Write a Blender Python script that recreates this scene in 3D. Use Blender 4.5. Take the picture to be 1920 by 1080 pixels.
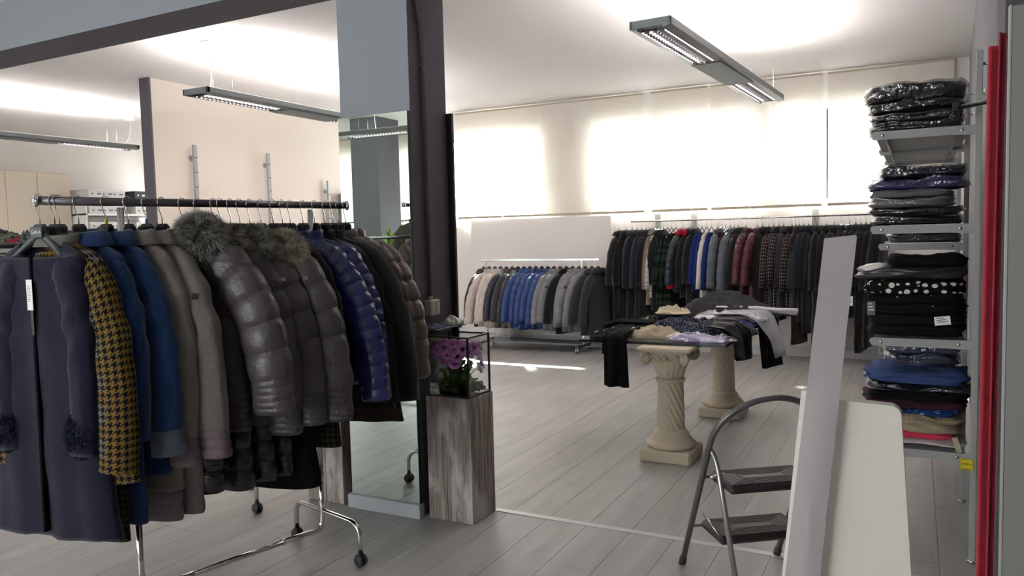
import bpy, math, random
import numpy as np
from mathutils import Vector, Matrix, noise as mnoise

for o in list(bpy.data.objects): bpy.data.objects.remove(o, do_unlink=True)
scene = bpy.context.scene
COL = scene.collection
PI = math.pi
R = math.radians

# ---------------------------------------------------------------- camera, world, sun, exposure
cam_d = bpy.data.cameras.new('camera'); cam = bpy.data.objects.new('camera', cam_d); COL.objects.link(cam)
r_ = Vector((0.88636132, 0.46236106, -0.02420434)); u_ = Vector((-0.00968801, 0.07078788, 0.99744434)); f_ = Vector((-0.4628928, 0.8838616, -0.06722299))
M = Matrix((( r_.x, u_.x, -f_.x, 0), (r_.y, u_.y, -f_.y, 0), (r_.z, u_.z, -f_.z, 1.45), (0, 0, 0, 1)))
cam.matrix_world = M
cam_d.sensor_width = 36; cam_d.lens = 1449.245 / 1920 * 36; cam_d.clip_start = 0.05; cam_d.clip_end = 200
scene.camera = cam
world = bpy.data.worlds.new('sky'); scene.world = world; world.use_nodes = True
bg = world.node_tree.nodes['Background']; bg.inputs[0].default_value = (0.97, 0.98, 1.0, 1); bg.inputs[1].default_value = 9.0
sun_d = bpy.data.lights.new('sun', 'SUN'); sun = bpy.data.objects.new('sun', sun_d); COL.objects.link(sun)
sun_d.energy = 42.0; sun_d.angle = R(2.5); sun_d.color = (1, 0.98, 0.96)
sun.rotation_euler = Vector((1.1, -1.55, -1.66)).to_track_quat('-Z', 'Y').to_euler()
sun.location = (-8, 14, 8)
scene.view_settings.view_transform = 'Standard'; scene.view_settings.look = 'None'
scene.view_settings.gamma = 1; scene.view_settings.use_curve_mapping = False
scene.view_settings.exposure = 0.68
LAMP_UP, LAMP_DOWN = 55.0, 6.0

# ---------------------------------------------------------------- materials
MATS = {}
def hexc(h):
    h = h.lstrip('#'); c = [int(h[i:i+2], 16)/255 for i in (0, 2, 4)]
    return tuple((x/12.92 if x <= 0.04045 else ((x+0.055)/1.055)**2.4) for x in c) + (1,)
def mat(name, col='#888888', rough=0.5, metal=0.0, bump=0.0, bscale=50.0, var=0.0, vscale=6.0, sheen=0.0, coat=0.0, stretch=(1, 1, 1), spec=0.5, detail=3):
    if name in MATS: return MATS[name]
    m = bpy.data.materials.new(name); m.use_nodes = True; nt = m.node_tree; N = nt.nodes; L = nt.links
    p = N['Principled BSDF']; c = hexc(col) if isinstance(col, str) else col
    p.inputs['Base Color'].default_value = c; p.inputs['Roughness'].default_value = rough; p.inputs['Metallic'].default_value = metal
    p.inputs['Sheen Weight'].default_value = sheen; p.inputs['Coat Weight'].default_value = coat; p.inputs['Specular IOR Level'].default_value = spec
    if bump or var:
        tc = N.new('ShaderNodeTexCoord'); mp = N.new('ShaderNodeMapping'); mp.inputs['Scale'].default_value = stretch
        L.new(tc.outputs['Object'], mp.inputs[0])
    if bump:
        n = N.new('ShaderNodeTexNoise'); n.inputs['Scale'].default_value = bscale; n.inputs['Detail'].default_value = detail
        b = N.new('ShaderNodeBump'); b.inputs['Strength'].default_value = bump; b.inputs['Distance'].default_value = 0.01
        L.new(mp.outputs[0], n.inputs[0]); L.new(n.outputs[0], b.inputs['Height']); L.new(b.outputs[0], p.inputs['Normal'])
    if var:
        n = N.new('ShaderNodeTexNoise'); n.inputs['Scale'].default_value = vscale; n.inputs['Detail'].default_value = 5
        rp = N.new('ShaderNodeValToRGB'); rp.color_ramp.elements[0].position = 0.3; rp.color_ramp.elements[1].position = 0.7
        rp.color_ramp.elements[0].color = tuple(x*(1-var) for x in c[:3])+(1,); rp.color_ramp.elements[1].color = tuple(min(1, x*(1+var)) for x in c[:3])+(1,)
        L.new(mp.outputs[0], n.inputs[0]); L.new(n.outputs[0], rp.inputs[0]); L.new(rp.outputs[0], p.inputs['Base Color'])
    MATS[name] = m; return m
def nodes(m): return m.node_tree.nodes, m.node_tree.links
def math_node(N, L, op, a, b=None):
    n = N.new('ShaderNodeMath'); n.operation = op
    for i, v in enumerate((a, b)):
        if v is None: continue
        if isinstance(v, (int, float)): n.inputs[i].default_value = v
        else: L.new(v, n.inputs[i])
    return n.outputs[0]
def mixc(N, L, f, a, b):
    n = N.new('ShaderNodeMix'); n.data_type = 'RGBA'
    if isinstance(f, (int, float)): n.inputs[0].default_value = f
    else: L.new(f, n.inputs[0])
    for i, v in ((6, a), (7, b)):
        if isinstance(v, tuple): n.inputs[i].default_value = v
        else: L.new(v, n.inputs[i])
    return n.outputs[2]
def wool(name, col, rough=0.95, var=0.18): 
    return mat(name, col, rough, bump=0.35, bscale=260, var=var, vscale=140, sheen=0.25, spec=0.2)
def nylon(name, col, rough=0.38, spec=0.5): 
    return mat(name, col, rough, bump=0.55, bscale=22, stretch=(1, 1, 1.6), sheen=0.05, spec=spec, detail=4)
def quilted(m, q, fine):
    key = m.name+'_quilt_%g_%s' % (q, fine[1] if fine else 0)
    if key in MATS: return MATS[key]
    c = m.copy(); c.name = key; N, L = nodes(c); p = N['Principled BSDF']; uv = N.new('ShaderNodeUVMap'); s = N.new('ShaderNodeSeparateXYZ'); L.new(uv.outputs[0], s.inputs[0]); v = s.outputs[1]
    def crease(v, q):
        f = math_node(N, L, 'FRACT', math_node(N, L, 'DIVIDE', v, q)); d = math_node(N, L, 'MINIMUM', f, math_node(N, L, 'SUBTRACT', 1, f))
        return math_node(N, L, 'MULTIPLY', d, q)
    if fine:
        lo = crease(v, fine[1]); hi = crease(math_node(N, L, 'SUBTRACT', v, fine[0]), q); f = math_node(N, L, 'LESS_THAN', v, fine[0])
        d = math_node(N, L, 'ADD', math_node(N, L, 'MULTIPLY', f, lo), math_node(N, L, 'MULTIPLY', math_node(N, L, 'SUBTRACT', 1, f), hi))
    else: d = crease(v, q)
    w = min(.022, q*.33); h = math_node(N, L, 'POWER', math_node(N, L, 'MINIMUM', math_node(N, L, 'DIVIDE', d, w), 1.0), .55)
    mp = N.new('ShaderNodeMapping'); mp.inputs['Scale'].default_value = (75, 12, 1); L.new(uv.outputs[0], mp.inputs[0]); nz = N.new('ShaderNodeTexNoise'); nz.inputs['Scale'].default_value = 1; nz.inputs['Detail'].default_value = 3; L.new(mp.outputs[0], nz.inputs[0])
    pk = math_node(N, L, 'MULTIPLY', nz.outputs[0], math_node(N, L, 'SUBTRACT', 1.25, h)); hh = math_node(N, L, 'ADD', h, math_node(N, L, 'MULTIPLY', pk, .7))
    b = N.new('ShaderNodeBump'); b.inputs['Strength'].default_value = .9; b.inputs['Distance'].default_value = w*.42; L.new(hh, b.inputs['Height'])
    old = p.inputs['Normal'].links[0].from_socket if p.inputs['Normal'].links else None
    if old: L.new(old, b.inputs['Normal'])
    L.new(b.outputs[0], p.inputs['Normal']); MATS[key] = c; return c
def cotton(name, col, rough=0.9): return mat(name, col, rough, bump=0.4, bscale=30, spec=0.2)

def tweed(name, dark, c1, c2, unit=0.0031):
    m = mat(name, dark, 0.95, sheen=0.0, spec=0.15); N, L = nodes(m); p = N['Principled BSDF']
    uv = N.new('ShaderNodeUVMap'); s = N.new('ShaderNodeSeparateXYZ'); L.new(uv.outputs[0], s.inputs[0])
    u = math_node(N, L, 'FLOOR', math_node(N, L, 'DIVIDE', s.outputs[0], unit)); v = math_node(N, L, 'FLOOR', math_node(N, L, 'DIVIDE', s.outputs[1], unit))
    A = math_node(N, L, 'LESS_THAN', math_node(N, L, 'FLOORED_MODULO', u, 8), 4)
    B = math_node(N, L, 'LESS_THAN', math_node(N, L, 'FLOORED_MODULO', v, 8), 4)
    T = math_node(N, L, 'LESS_THAN', math_node(N, L, 'FLOORED_MODULO', math_node(N, L, 'ADD', u, v), 4), 2)
    h = math_node(N, L, 'ADD', math_node(N, L, 'MULTIPLY', T, A), math_node(N, L, 'MULTIPLY', math_node(N, L, 'SUBTRACT', 1, T), B))
    band = math_node(N, L, 'GREATER_THAN', math_node(N, L, 'SINE', math_node(N, L, 'MULTIPLY', s.outputs[0], 36)), 0.1)
    band2 = math_node(N, L, 'GREATER_THAN', math_node(N, L, 'SINE', math_node(N, L, 'MULTIPLY', s.outputs[1], 55)), 0.3)
    bb = math_node(N, L, 'MAXIMUM', band, band2)
    c = mixc(N, L, bb, hexc(c2), hexc(c1)); c = mixc(N, L, h, hexc(dark), c)
    L.new(c, p.inputs['Base Color']); return m
def check(name, base, line, unit=0.045):
    m = mat(name, base, 0.9, spec=0.15); N, L = nodes(m); p = N['Principled BSDF']
    uv = N.new('ShaderNodeUVMap'); s = N.new('ShaderNodeSeparateXYZ'); L.new(uv.outputs[0], s.inputs[0])
    o = []
    for k in (0, 1):
        f = math_node(N, L, 'FRACT', math_node(N, L, 'DIVIDE', s.outputs[k], unit))
        o.append(math_node(N, L, 'LESS_THAN', math_node(N, L, 'ABSOLUTE', math_node(N, L, 'SUBTRACT', f, 0.5)), 0.055))
    x = math_node(N, L, 'MULTIPLY', math_node(N, L, 'MAXIMUM', o[0], o[1]), 0.6)
    L.new(mixc(N, L, x, hexc(base), hexc(line)), p.inputs['Base Color']); return m
def stripes(name, a, b, unit=0.012):
    m = mat(name, a, 0.9, spec=0.15); N, L = nodes(m); p = N['Principled BSDF']
    uv = N.new('ShaderNodeUVMap'); s = N.new('ShaderNodeSeparateXYZ'); L.new(uv.outputs[0], s.inputs[0])
    f = math_node(N, L, 'GREATER_THAN', math_node(N, L, 'FRACT', math_node(N, L, 'DIVIDE', s.outputs[1], unit)), 0.6)
    L.new(mixc(N, L, f, hexc(a), hexc(b)), p.inputs['Base Color']); return m
def spots(name, a, b, scale=30, thr=0.28, rough=0.85, rand=1.0, coord='Object'):
    m = mat(name, a, rough, spec=0.2); N, L = nodes(m); p = N['Principled BSDF']
    tc = N.new('ShaderNodeTexCoord'); v = N.new('ShaderNodeTexVoronoi'); v.inputs['Scale'].default_value = scale; v.inputs['Randomness'].default_value = rand
    L.new(tc.outputs[coord], v.inputs[0])
    f = math_node(N, L, 'LESS_THAN', v.outputs['Distance'], thr)
    L.new(mixc(N, L, f, hexc(a), hexc(b)), p.inputs['Base Color']); return m
def patches(name, a, b, scale=14, thr=0.55):
    m = mat(name, a, 0.9, spec=0.2); N, L = nodes(m); p = N['Principled BSDF']
    tc = N.new('ShaderNodeTexCoord'); v = N.new('ShaderNodeTexNoise'); v.inputs['Scale'].default_value = scale; v.inputs['Detail'].default_value = 2
    L.new(tc.outputs['Object'], v.inputs[0])
    f = math_node(N, L, 'GREATER_THAN', v.outputs[0], thr)
    L.new(mixc(N, L, f, hexc(a), hexc(b)), p.inputs['Base Color']); return m
def film(name, alpha_t=0.62, tint=(1, 1, 1, 1), rough=0.12, bump=0.9, bscale=28):
    if name in MATS: return MATS[name]
    m = bpy.data.materials.new(name); m.use_nodes = True; N, L = nodes(m); N.remove(N['Principled BSDF']); out = N['Material Output']
    t = N.new('ShaderNodeBsdfTransparent'); t.inputs[0].default_value = tint
    g = N.new('ShaderNodeBsdfGlossy'); g.inputs['Roughness'].default_value = rough
    fr = N.new('ShaderNodeLayerWeight'); fr.inputs[0].default_value = 0.5
    nz = N.new('ShaderNodeTexNoise'); nz.inputs['Scale'].default_value = bscale; b = N.new('ShaderNodeBump'); b.inputs['Strength'].default_value = bump; b.inputs['Distance'].default_value = 0.02
    tc = N.new('ShaderNodeTexCoord'); L.new(tc.outputs['Object'], nz.inputs[0]); L.new(nz.outputs[0], b.inputs['Height']); L.new(b.outputs[0], g.inputs['Normal']); L.new(b.outputs[0], fr.inputs['Normal'])
    mx = N.new('ShaderNodeMixShader'); f = math_node(N, L, 'ADD', math_node(N, L, 'MULTIPLY', math_node(N, L, 'POWER', fr.outputs['Facing'], 3), 0.6), 1-alpha_t-0.2 if alpha_t < 0.7 else 0.03)
    L.new(f, mx.inputs[0]); L.new(t.outputs[0], mx.inputs[1]); L.new(g.outputs[0], mx.inputs[2]); L.new(mx.outputs[0], out.inputs[0])
    MATS[name] = m; return m
def translucent(name, col, tr=0.5, transp=0.0, rough=0.4, bump=0.0):
    if name in MATS: return MATS[name]
    m = bpy.data.materials.new(name); m.use_nodes = True; N, L = nodes(m); N.remove(N['Principled BSDF']); out = N['Material Output']
    d = N.new('ShaderNodeBsdfDiffuse'); t = N.new('ShaderNodeBsdfTranslucent')
    for s in (d, t): s.inputs[0].default_value = hexc(col)
    mx = N.new('ShaderNodeMixShader'); mx.inputs[0].default_value = tr; L.new(d.outputs[0], mx.inputs[1]); L.new(t.outputs[0], mx.inputs[2]); last = mx.outputs[0]
    if transp:
        tp = N.new('ShaderNodeBsdfTransparent'); g = N.new('ShaderNodeBsdfGlossy'); g.inputs['Roughness'].default_value = rough
        m2 = N.new('ShaderNodeMixShader'); m2.inputs[0].default_value = transp; L.new(last, m2.inputs[1]); L.new(tp.outputs[0], m2.inputs[2])
        m3 = N.new('ShaderNodeMixShader'); m3.inputs[0].default_value = 0.06; L.new(m2.outputs[0], m3.inputs[1]); L.new(g.outputs[0], m3.inputs[2]); last = m3.outputs[0]
    L.new(last, out.inputs[0]); MATS[name] = m; return m
def emis(name, col, s):
    m = mat(name, col); p = m.node_tree.nodes['Principled BSDF']; p.inputs['Emission Color'].default_value = hexc(col); p.inputs['Emission Strength'].default_value = s; return m

m_ceil = mat('ceiling_paint', '#dcd8d6', 0.9, bump=0.05, bscale=90)
m_wall = mat('wall_paint', '#e6e1de', 0.9, bump=0.05, bscale=90)
m_beige = mat('beige_wall_paint', '#d8cdc2', 0.9, bump=0.06, bscale=90)
m_lgrey = mat('light_grey_paint', '#8f949b', 0.85, bump=0.08, bscale=120)
m_dgrey = mat('dark_grey_paint', '#5a565c', 0.8, bump=0.08, bscale=120)
m_rwall = mat('side_wall_paint', '#7c7b7f', 0.9, bump=0.05, bscale=90)
m_chrome = mat('chrome', '#d8d8d8', 0.12, 1.0)
m_darkchrome = mat('worn_chrome_rail', '#6d686c', 0.28, 1.0)
m_blackp = mat('black_plastic', '#191a1c', 0.35)
m_rubber = mat('caster_plastic', '#2b2b2b', 0.6)
m_steel = mat('grey_enamel_steel', '#9c9d9b', 0.4)
m_white = mat('white_lacquer', '#e9e9e9', 0.45)
m_glass = film('clear_glass', 0.9, (0.97, 0.99, 0.98, 1), 0.02, 0.0)
m_bag = film('clear_plastic_film', 0.64, (0.96, 0.97, 0.98, 1), 0.16, 1.0, 26)
m_blind = translucent('blind_fabric', '#e8e2d9', 0.24)
m_blindedge = mat('blind_hem', '#bfb3a2', 0.9)
m_mirror = mat('mirror_silver', '#dfe8e2', 0.0, 1.0)
m_stone = mat('cast_stone', '#bfb29c', 0.55, bump=0.25, bscale=60, var=0.06, vscale=8)
m_papertag = mat('white_card', '#e8e8e6', 0.7)
m_ink = mat('black_ink', '#1c1c1e', 0.7)

# wood-look vinyl
def plank_mat():
    m = mat('grey_oak_vinyl', '#a9a49f', 0.42, spec=0.45); N, L = nodes(m); p = N['Principled BSDF']
    g = N.new('ShaderNodeNewGeometry'); mp = N.new('ShaderNodeMapping'); mp.inputs['Scale'].default_value = (7, 0.9, 1); L.new(g.outputs['Position'], mp.inputs[0])
    n = N.new('ShaderNodeTexNoise'); n.inputs['Scale'].default_value = 1.6; n.inputs['Detail'].default_value = 6; n.inputs['Distortion'].default_value = 0.6; L.new(mp.outputs[0], n.inputs[0])
    n2 = N.new('ShaderNodeTexNoise'); n2.inputs['Scale'].default_value = 1.1; n2.inputs['Detail'].default_value = 3; L.new(g.outputs['Position'], n2.inputs[0])
    r = N.new('ShaderNodeValToRGB'); e = r.color_ramp.elements; e[0].position = 0.28; e[0].color = hexc('#9f9c9a'); e[1].position = 0.72; e[1].color = hexc('#b5b3b1')
    L.new(n.outputs[0], r.inputs[0])
    r2 = N.new('ShaderNodeValToRGB'); e = r2.color_ramp.elements; e[0].position = 0.35; e[0].color = (0.9, 0.895, 0.89, 1); e[1].position = 0.65; e[1].color = (1, 1, 1, 1); L.new(n2.outputs[0], r2.inputs[0])
    mx = N.new('ShaderNodeMix'); mx.data_type = 'RGBA'; mx.blend_type = 'MULTIPLY'; mx.inputs[0].default_value = 1; L.new(r.outputs[0], mx.inputs[6]); L.new(r2.outputs[0], mx.inputs[7])
    L.new(mx.outputs[2], p.inputs['Base Color'])
    b = N.new('ShaderNodeBump'); b.inputs['Strength'].default_value = 0.04; L.new(n.outputs[0], b.inputs['Height']); L.new(b.outputs[0], p.inputs['Normal'])
    return m
m_plank = plank_mat()
def barn_mat():
    m = mat('weathered_pine', '#8f857d', 0.8, spec=0.2); N, L = nodes(m); p = N['Principled BSDF']
    tc = N.new('ShaderNodeTexCoord'); mp = N.new('ShaderNodeMapping'); mp.inputs['Scale'].default_value = (42, 42, 2.0); L.new(tc.outputs['Object'], mp.inputs[0])
    n = N.new('ShaderNodeTexNoise'); n.inputs['Scale'].default_value = 1.5; n.inputs['Detail'].default_value = 8; n.inputs['Roughness'].default_value = 0.7; L.new(mp.outputs[0], n.inputs[0])
    mp2 = N.new('ShaderNodeMapping'); mp2.inputs['Scale'].default_value = (9, 9, 3.2); L.new(tc.outputs['Object'], mp2.inputs[0])
    n2 = N.new('ShaderNodeTexNoise'); n2.inputs['Scale'].default_value = 1.2; n2.inputs['Detail'].default_value = 5; L.new(mp2.outputs[0], n2.inputs[0])
    r = N.new('ShaderNodeValToRGB'); e = r.color_ramp.elements; e[0].position = 0.3; e[0].color = hexc('#5a4f48'); e[1].position = 0.62; e[1].color = hexc('#aca39b'); L.new(n.outputs[0], r.inputs[0])
    f = N.new('ShaderNodeValToRGB'); e = f.color_ramp.elements; e[0].position = 0.52; e[0].color = (0, 0, 0, 1); e[1].position = 0.66; e[1].color = (0.75, 0.75, 0.75, 1); L.new(n2.outputs[0], f.inputs[0])
    L.new(mixc(N, L, f.outputs[0], r.outputs[0], hexc('#cfc9c3')), p.inputs['Base Color'])
    b = N.new('ShaderNodeBump'); b.inputs['Strength'].default_value = 0.4; b.inputs['Distance'].default_value = 0.004; L.new(n.outputs[0], b.inputs['Height']); L.new(b.outputs[0], p.inputs['Normal'])
    return m
m_barn = barn_mat()

# ---------------------------------------------------------------- mesh helpers
def empty(name, loc=(0, 0, 0), rz=0.0, label=None, cat=None, group=None):
    o = bpy.data.objects.new(name, None); COL.objects.link(o); o.location = loc; o.rotation_euler = (0, 0, rz); o.empty_display_size = 0.05
    tag(o, label, cat, group); return o
def tag(o, label=None, cat=None, group=None, kind=None):
    if label: o['label'] = label
    if cat: o['category'] = cat
    if group: o['group'] = group
    if kind: o['kind'] = kind
    return o
class MB:
    def __init__(s): s.v = []; s.f = []; s.uv = []; s.sm = []; s.mi = []
    def add(s, V, F, smooth=False, UV=None, mi=0):
        b = len(s.v); s.v += [tuple(p) for p in V]
        for i, f in enumerate(F):
            s.f.append(tuple(b+k for k in f)); s.sm.append(smooth); s.mi.append(mi)
            s.uv.append(UV[i] if UV else [(0, 0)]*len(f))
        return s
    def box(s, x0, x1, y0, y1, z0, z1, T=None, bev=0.0, mi=0):
        if x0 > x1: x0, x1 = x1, x0
        if y0 > y1: y0, y1 = y1, y0
        if z0 > z1: z0, z1 = z1, z0
        if bev <= 0:
            V = [(x, y, z) for z in (z0, z1) for (x, y) in ((x0, y0), (x1, y0), (x1, y1), (x0, y1))]
            F = [(3, 2, 1, 0), (4, 5, 6, 7), (0, 1, 5, 4), (1, 2, 6, 5), (2, 3, 7, 6), (3, 0, 4, 7)]
        else:
            c = bev; V = []
            for z, i in ((z0, c), (z0+c, 0), (z1-c, 0), (z1, c)):
                a, b_, d, e = x0+i, x1-i, y0+i, y1-i
                if i: V += [(a+c*.0, d, z), (b_, d, z), (b_, d, z), (b_, e, z), (b_, e, z), (a, e, z), (a, e, z), (a, d, z)]
                else: V += [(a+c, d, z), (b_-c, d, z), (b_, d+c, z), (b_, e-c, z), (b_-c, e, z), (a+c, e, z), (a, e-c, z), (a, d+c, z)]
            F = [tuple(range(7, -1, -1)), tuple(range(24, 32))]
            for k in range(3):
                for j in range(8): F.append((k*8+j, k*8+(j+1) % 8, (k+1)*8+(j+1) % 8, (k+1)*8+j))
        if T: V = [T @ Vector(p) for p in V]
        return s.add(V, F, False, mi=mi)
    def rings(s, Rg, closed=True, caps=True, smooth=True, uvs=None, mi=0):
        n = len(Rg[0]); V = [p for r in Rg for p in r]; F = []; UV = []
        for i in range(len(Rg)-1):
            for j in range(n if closed else n-1):
                k = (j+1) % n; F.append((i*n+j, i*n+k, (i+1)*n+k, (i+1)*n+j))
                if uvs: UV.append([uvs(i, j), uvs(i, j+1), uvs(i+1, j+1), uvs(i+1, j)])
                else: UV.append([(0, 0)]*4)
        if caps and closed:
            F.append(tuple(range(n-1, -1, -1))); UV += [[(0, 0)]*n]
            if caps != 'first': F.append(tuple((len(Rg)-1)*n+j for j in range(n))); UV += [[(0, 0)]*n]
        return s.add(V, F, smooth, UV, mi=mi)
    def tube(s, pts, r, n=10, caps=True, T=None, flat=1.0, mi=0):
        pts = [Vector(p) for p in pts]; Rg = []; m = len(pts); rr = r if isinstance(r, (list, tuple)) else [r]*m
        t0 = (pts[1]-pts[0]).normalized(); up = Vector((0, 0, 1)) if abs(t0.z) < 0.9 else Vector((1, 0, 0)); nx = t0.cross(up).normalized()
        for i, p in enumerate(pts):
            t = (pts[min(i+1, m-1)]-pts[max(i-1, 0)]).normalized(); nx = (nx-t*nx.dot(t)).normalized(); ny = t.cross(nx)
            ring = [p+(nx*math.cos(a)*flat+ny*math.sin(a))*rr[i] for a in (2*PI*k/n for k in range(n))]
            if T: ring = [T @ q for q in ring]
            Rg.append(ring)
        return s.rings(Rg, True, caps, mi=mi)
    def lathe(s, prof, n=24, c=(0, 0, 0), mod=None, caps=True):
        Rg = []
        for (r, z) in prof:
            Rg.append([(c[0]+(r+(mod(r, z, a) if mod else 0))*math.cos(a), c[1]+(r+(mod(r, z, a) if mod else 0))*math.sin(a), c[2]+z) for a in (2*PI*k/n for k in range(n))])
        return s.rings(Rg, True, caps)
    def build(s, name, m=None, parent=None, label=None, cat=None, group=None, kind=None, loc=None):
        me = bpy.data.meshes.new(name); me.from_pydata(s.v, [], s.f); uvl = me.uv_layers.new(name='UVMap')
        flat = [c for f in s.uv for uv in f for c in uv]; uvl.data.foreach_set('uv', flat)
        me.polygons.foreach_set('use_smooth', s.sm)
        ms = m if isinstance(m, (list, tuple)) else [m]
        for q in ms:
            if q: me.materials.append(q)
        if len(ms) > 1: me.polygons.foreach_set('material_index', s.mi)
        me.update(); o = bpy.data.objects.new(name, me); COL.objects.link(o)
        if parent: o.parent = parent
        if loc: o.location = loc
        tag(o, label, cat, group, kind); return o
def frame(pts_list):
    return [Vector(p) for p in pts_list]
def bez(p0, p1, p2, n):
    p0, p1, p2 = map(Vector, (p0, p1, p2)); return [p0*(1-t)**2+p1*2*t*(1-t)+p2*t*t for t in (i/(n-1) for i in range(n))]
def round_path(pts, r, n=6):
    pts = [Vector(p) for p in pts]; out = [pts[0]]
    for i in range(1, len(pts)-1):
        a, b, c = pts[i-1], pts[i], pts[i+1]; d1 = min(r, (a-b).length*.49); d2 = min(r, (c-b).length*.49)
        q = b+(a-b).normalized()*d1; w = b+(c-b).normalized()*d2; out += bez(q, b, w, n)
    return out+[pts[-1]]
def dupe(o, parent=None, **kw):
    c = o.copy(); COL.objects.link(c); c.parent = parent
    for k, v in kw.items(): setattr(c, k, v)
    for ch in [q for q in o.children]: dupe(ch, c)
    return c
def fbm(x, y, z, s=0): return mnoise.noise(Vector((x+s*7.31, y-s*3.17, z+s*1.7)))
def text_obj(name, s, size, m, parent, loc, rot, extrude=0.0006, align='CENTER'):
    cu = bpy.data.curves.new(name, 'FONT'); cu.body = s; cu.size = size; cu.extrude = extrude; cu.align_x = align; cu.align_y = 'CENTER'; cu.space_character = 1.25
    t = bpy.data.objects.new(name+'_tmp', cu); COL.objects.link(t); bpy.context.view_layer.update()
    me = bpy.data.meshes.new_from_object(t.evaluated_get(bpy.context.evaluated_depsgraph_get())); bpy.data.objects.remove(t, do_unlink=True); bpy.data.curves.remove(cu)
    me.materials.clear(); me.materials.append(m); o = bpy.data.objects.new(name, me); COL.objects.link(o); o.parent = parent; o.location = loc; o.rotation_euler = rot
    return o
# ---------------------------------------------------------------- room shell
ZC = 3.17; YB = 9.33; YR = -3.8; XL = -12.0
# floor: sunk slab, laid vinyl planks on it
floor = MB().box(XL-.2, 1.4, YR-.2, YB+.25, -0.12, -0.008).build('floor', mat('floor_joint', '#8a8581', 0.8), kind='structure')
PW, PL = 0.22, 1.28
pl = MB().box(0.0008, PW-.0008, 0.0008, PL-.0008, -0.008, 0, bev=0.0006)
plank0 = None; rest = MB(); cand = []
nx = int((1.2-XL)/PW)+1; ny = int((YB-YR)/PL)+2
for i in range(nx):
    off = (i*0.41 % 1)*PL
    for j in range(ny):
        x = XL+i*PW; y = YR-off+j*PL
        y0, y1 = max(y, YR), min(y+PL, YB)
        if y1-y0 < 0.05: continue
        cx, cy = x+PW/2, (y0+y1)/2; d = Vector((cx, cy, -1.45)); dep = d.dot(f_); 
        vis = dep > 1 and abs(d.dot(r_)/dep) < 0.72 and (y1-y0) > PL-.01
        cand.append((0 if vis else 1, dep if vis else 99, x, y0, y1))
cand.sort(); me0 = None
for k, (v, dep, x, y0, y1) in enumerate(cand):
    if v == 0 and k < 300:
        if me0 is None:
            p0 = pl.build('plank', m_plank, floor); me0 = p0.data; p0.location = (x, y0, 0)
        else:
            o = bpy.data.objects.new('plank', me0); COL.objects.link(o); o.parent = floor; o.location = (x, y0, 0)
    else: rest.box(x+.0008, x+PW-.0008, y0+.0008, y1-.0008, -0.008, 0)
rest.build('planks_beyond', m_plank, floor, kind='stuff')
MB().box(-8.5, .28, 3.49, 3.53, 0, 0.004, bev=.0015).build('trim_1', mat('floor_profile', '#c9c8c6', 0.35, 0.3), kind='structure', label='pale metal floor joint strip running through the opening')

MB().box(XL-.2, 1.4, YR-.2, YB+.25, ZC, ZC+.15).build('ceiling', m_ceil, kind='structure')
# window wall
wins = [(-11.6, -10.0, 1.0, 2.9), (-6.35, -4.37, 1.58, 2.84), (-3.68, -1.62, 1.73, 2.84), (-1.47, -0.33, 1.73, 2.84)]
def wall_with_windows(name, y0, y1, x0, x1, wins, m):
    b = MB(); x = x0
    for (a, c, z0, z1) in wins:
        b.box(x, a, y0, y1, 0, ZC); b.box(a, c, y0, y1, 0, z0); b.box(a, c, y0, y1, z1, ZC); x = c
    b.box(x, x1, y0, y1, 0, ZC)
    return b.build(name, m, kind='structure')
wall_with_windows('wall_back', YB, YB+.25, XL, 1.2, wins, m_wall)
rwins = [(-11.6, -10.2, 1.0, 2.84), (-9.7, -7.75, 1.0, 2.84), (-7.45, -5.2, 1.0, 2.84), (-4.8, -2.0, .9, 2.84)]  # last opening, unseen, is enlarged and left without a blind to brighten the foreground
wall_with_windows('wall_front', YR-.25, YR, XL, 1.2, rwins, m_wall)
m_frame = mat('window_frame', '#c9c9c6', 0.5)
wn = 0
def window(y0, y1, a, c, z0, z1, mull=()):
    global wn; wn += 1
    t = empty('window_%d' % wn, ((a+c)/2, (y0+y1)/2, z0)); t['kind'] = 'structure'
    w = (c-a)/2; h = z1-z0; b = MB(); ym = 0.02
    for (p, q, r, s) in ((-w, w, 0, .05), (-w, w, h-.05, h), (-w, -w+.05, .05, h-.05), (w-.05, w, .05, h-.05), (-.025, .025, .05, h-.05))+tuple((q_-(a+c)/2-.065, q_-(a+c)/2+.065, .05, h-.05) for q_ in mull): b.box(p, q, -ym, ym, r, s)
    b.build('window_frame', m_frame, t)
    for s in (-1, 1):
        p, q = (-w+.05, -.025) if s < 0 else (.025, w-.05)
        MB().box(p, q, -.004, .004, .05, h-.05).build('pane', m_glass, t)
for (a, c, z0, z1) in wins: window(YB+.1, YB+.16, a, c, z0, z1, {-3.68: (-2.86, -2.12), -1.47: (-.84,)}.get(a, ()))
for (a, c, z0, z1) in rwins: window(YR-.16, YR-.1, a, c, z0, z1)
MB().box(XL-.2, XL, YR, YB, 0, ZC).build('wall_left', m_wall, kind='structure')
# right wall, slightly out of square
b = MB(); b.add([(.27, 3.6, 0), (.47, YB, 0), (.67, YB, 0), (.47, 3.6, 0), (.27, 3.6, ZC), (.47, YB, ZC), (.67, YB, ZC), (.47, 3.6, ZC)], [(0, 4, 5, 1), (1, 5, 6, 2), (2, 6, 7, 3), (3, 7, 4, 0), (4, 7, 6, 5), (0, 1, 2, 3)])
b.build('wall_right', m_rwall, kind='structure')
MB().box(.27, 1.2, 3.27, 3.6, 0, 2.84).build('wall_pier', m_dgrey, kind='structure')
MB().box(1.2, 1.4, YR, YB, 0, ZC).build('wall_side', m_rwall, kind='structure')
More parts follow.
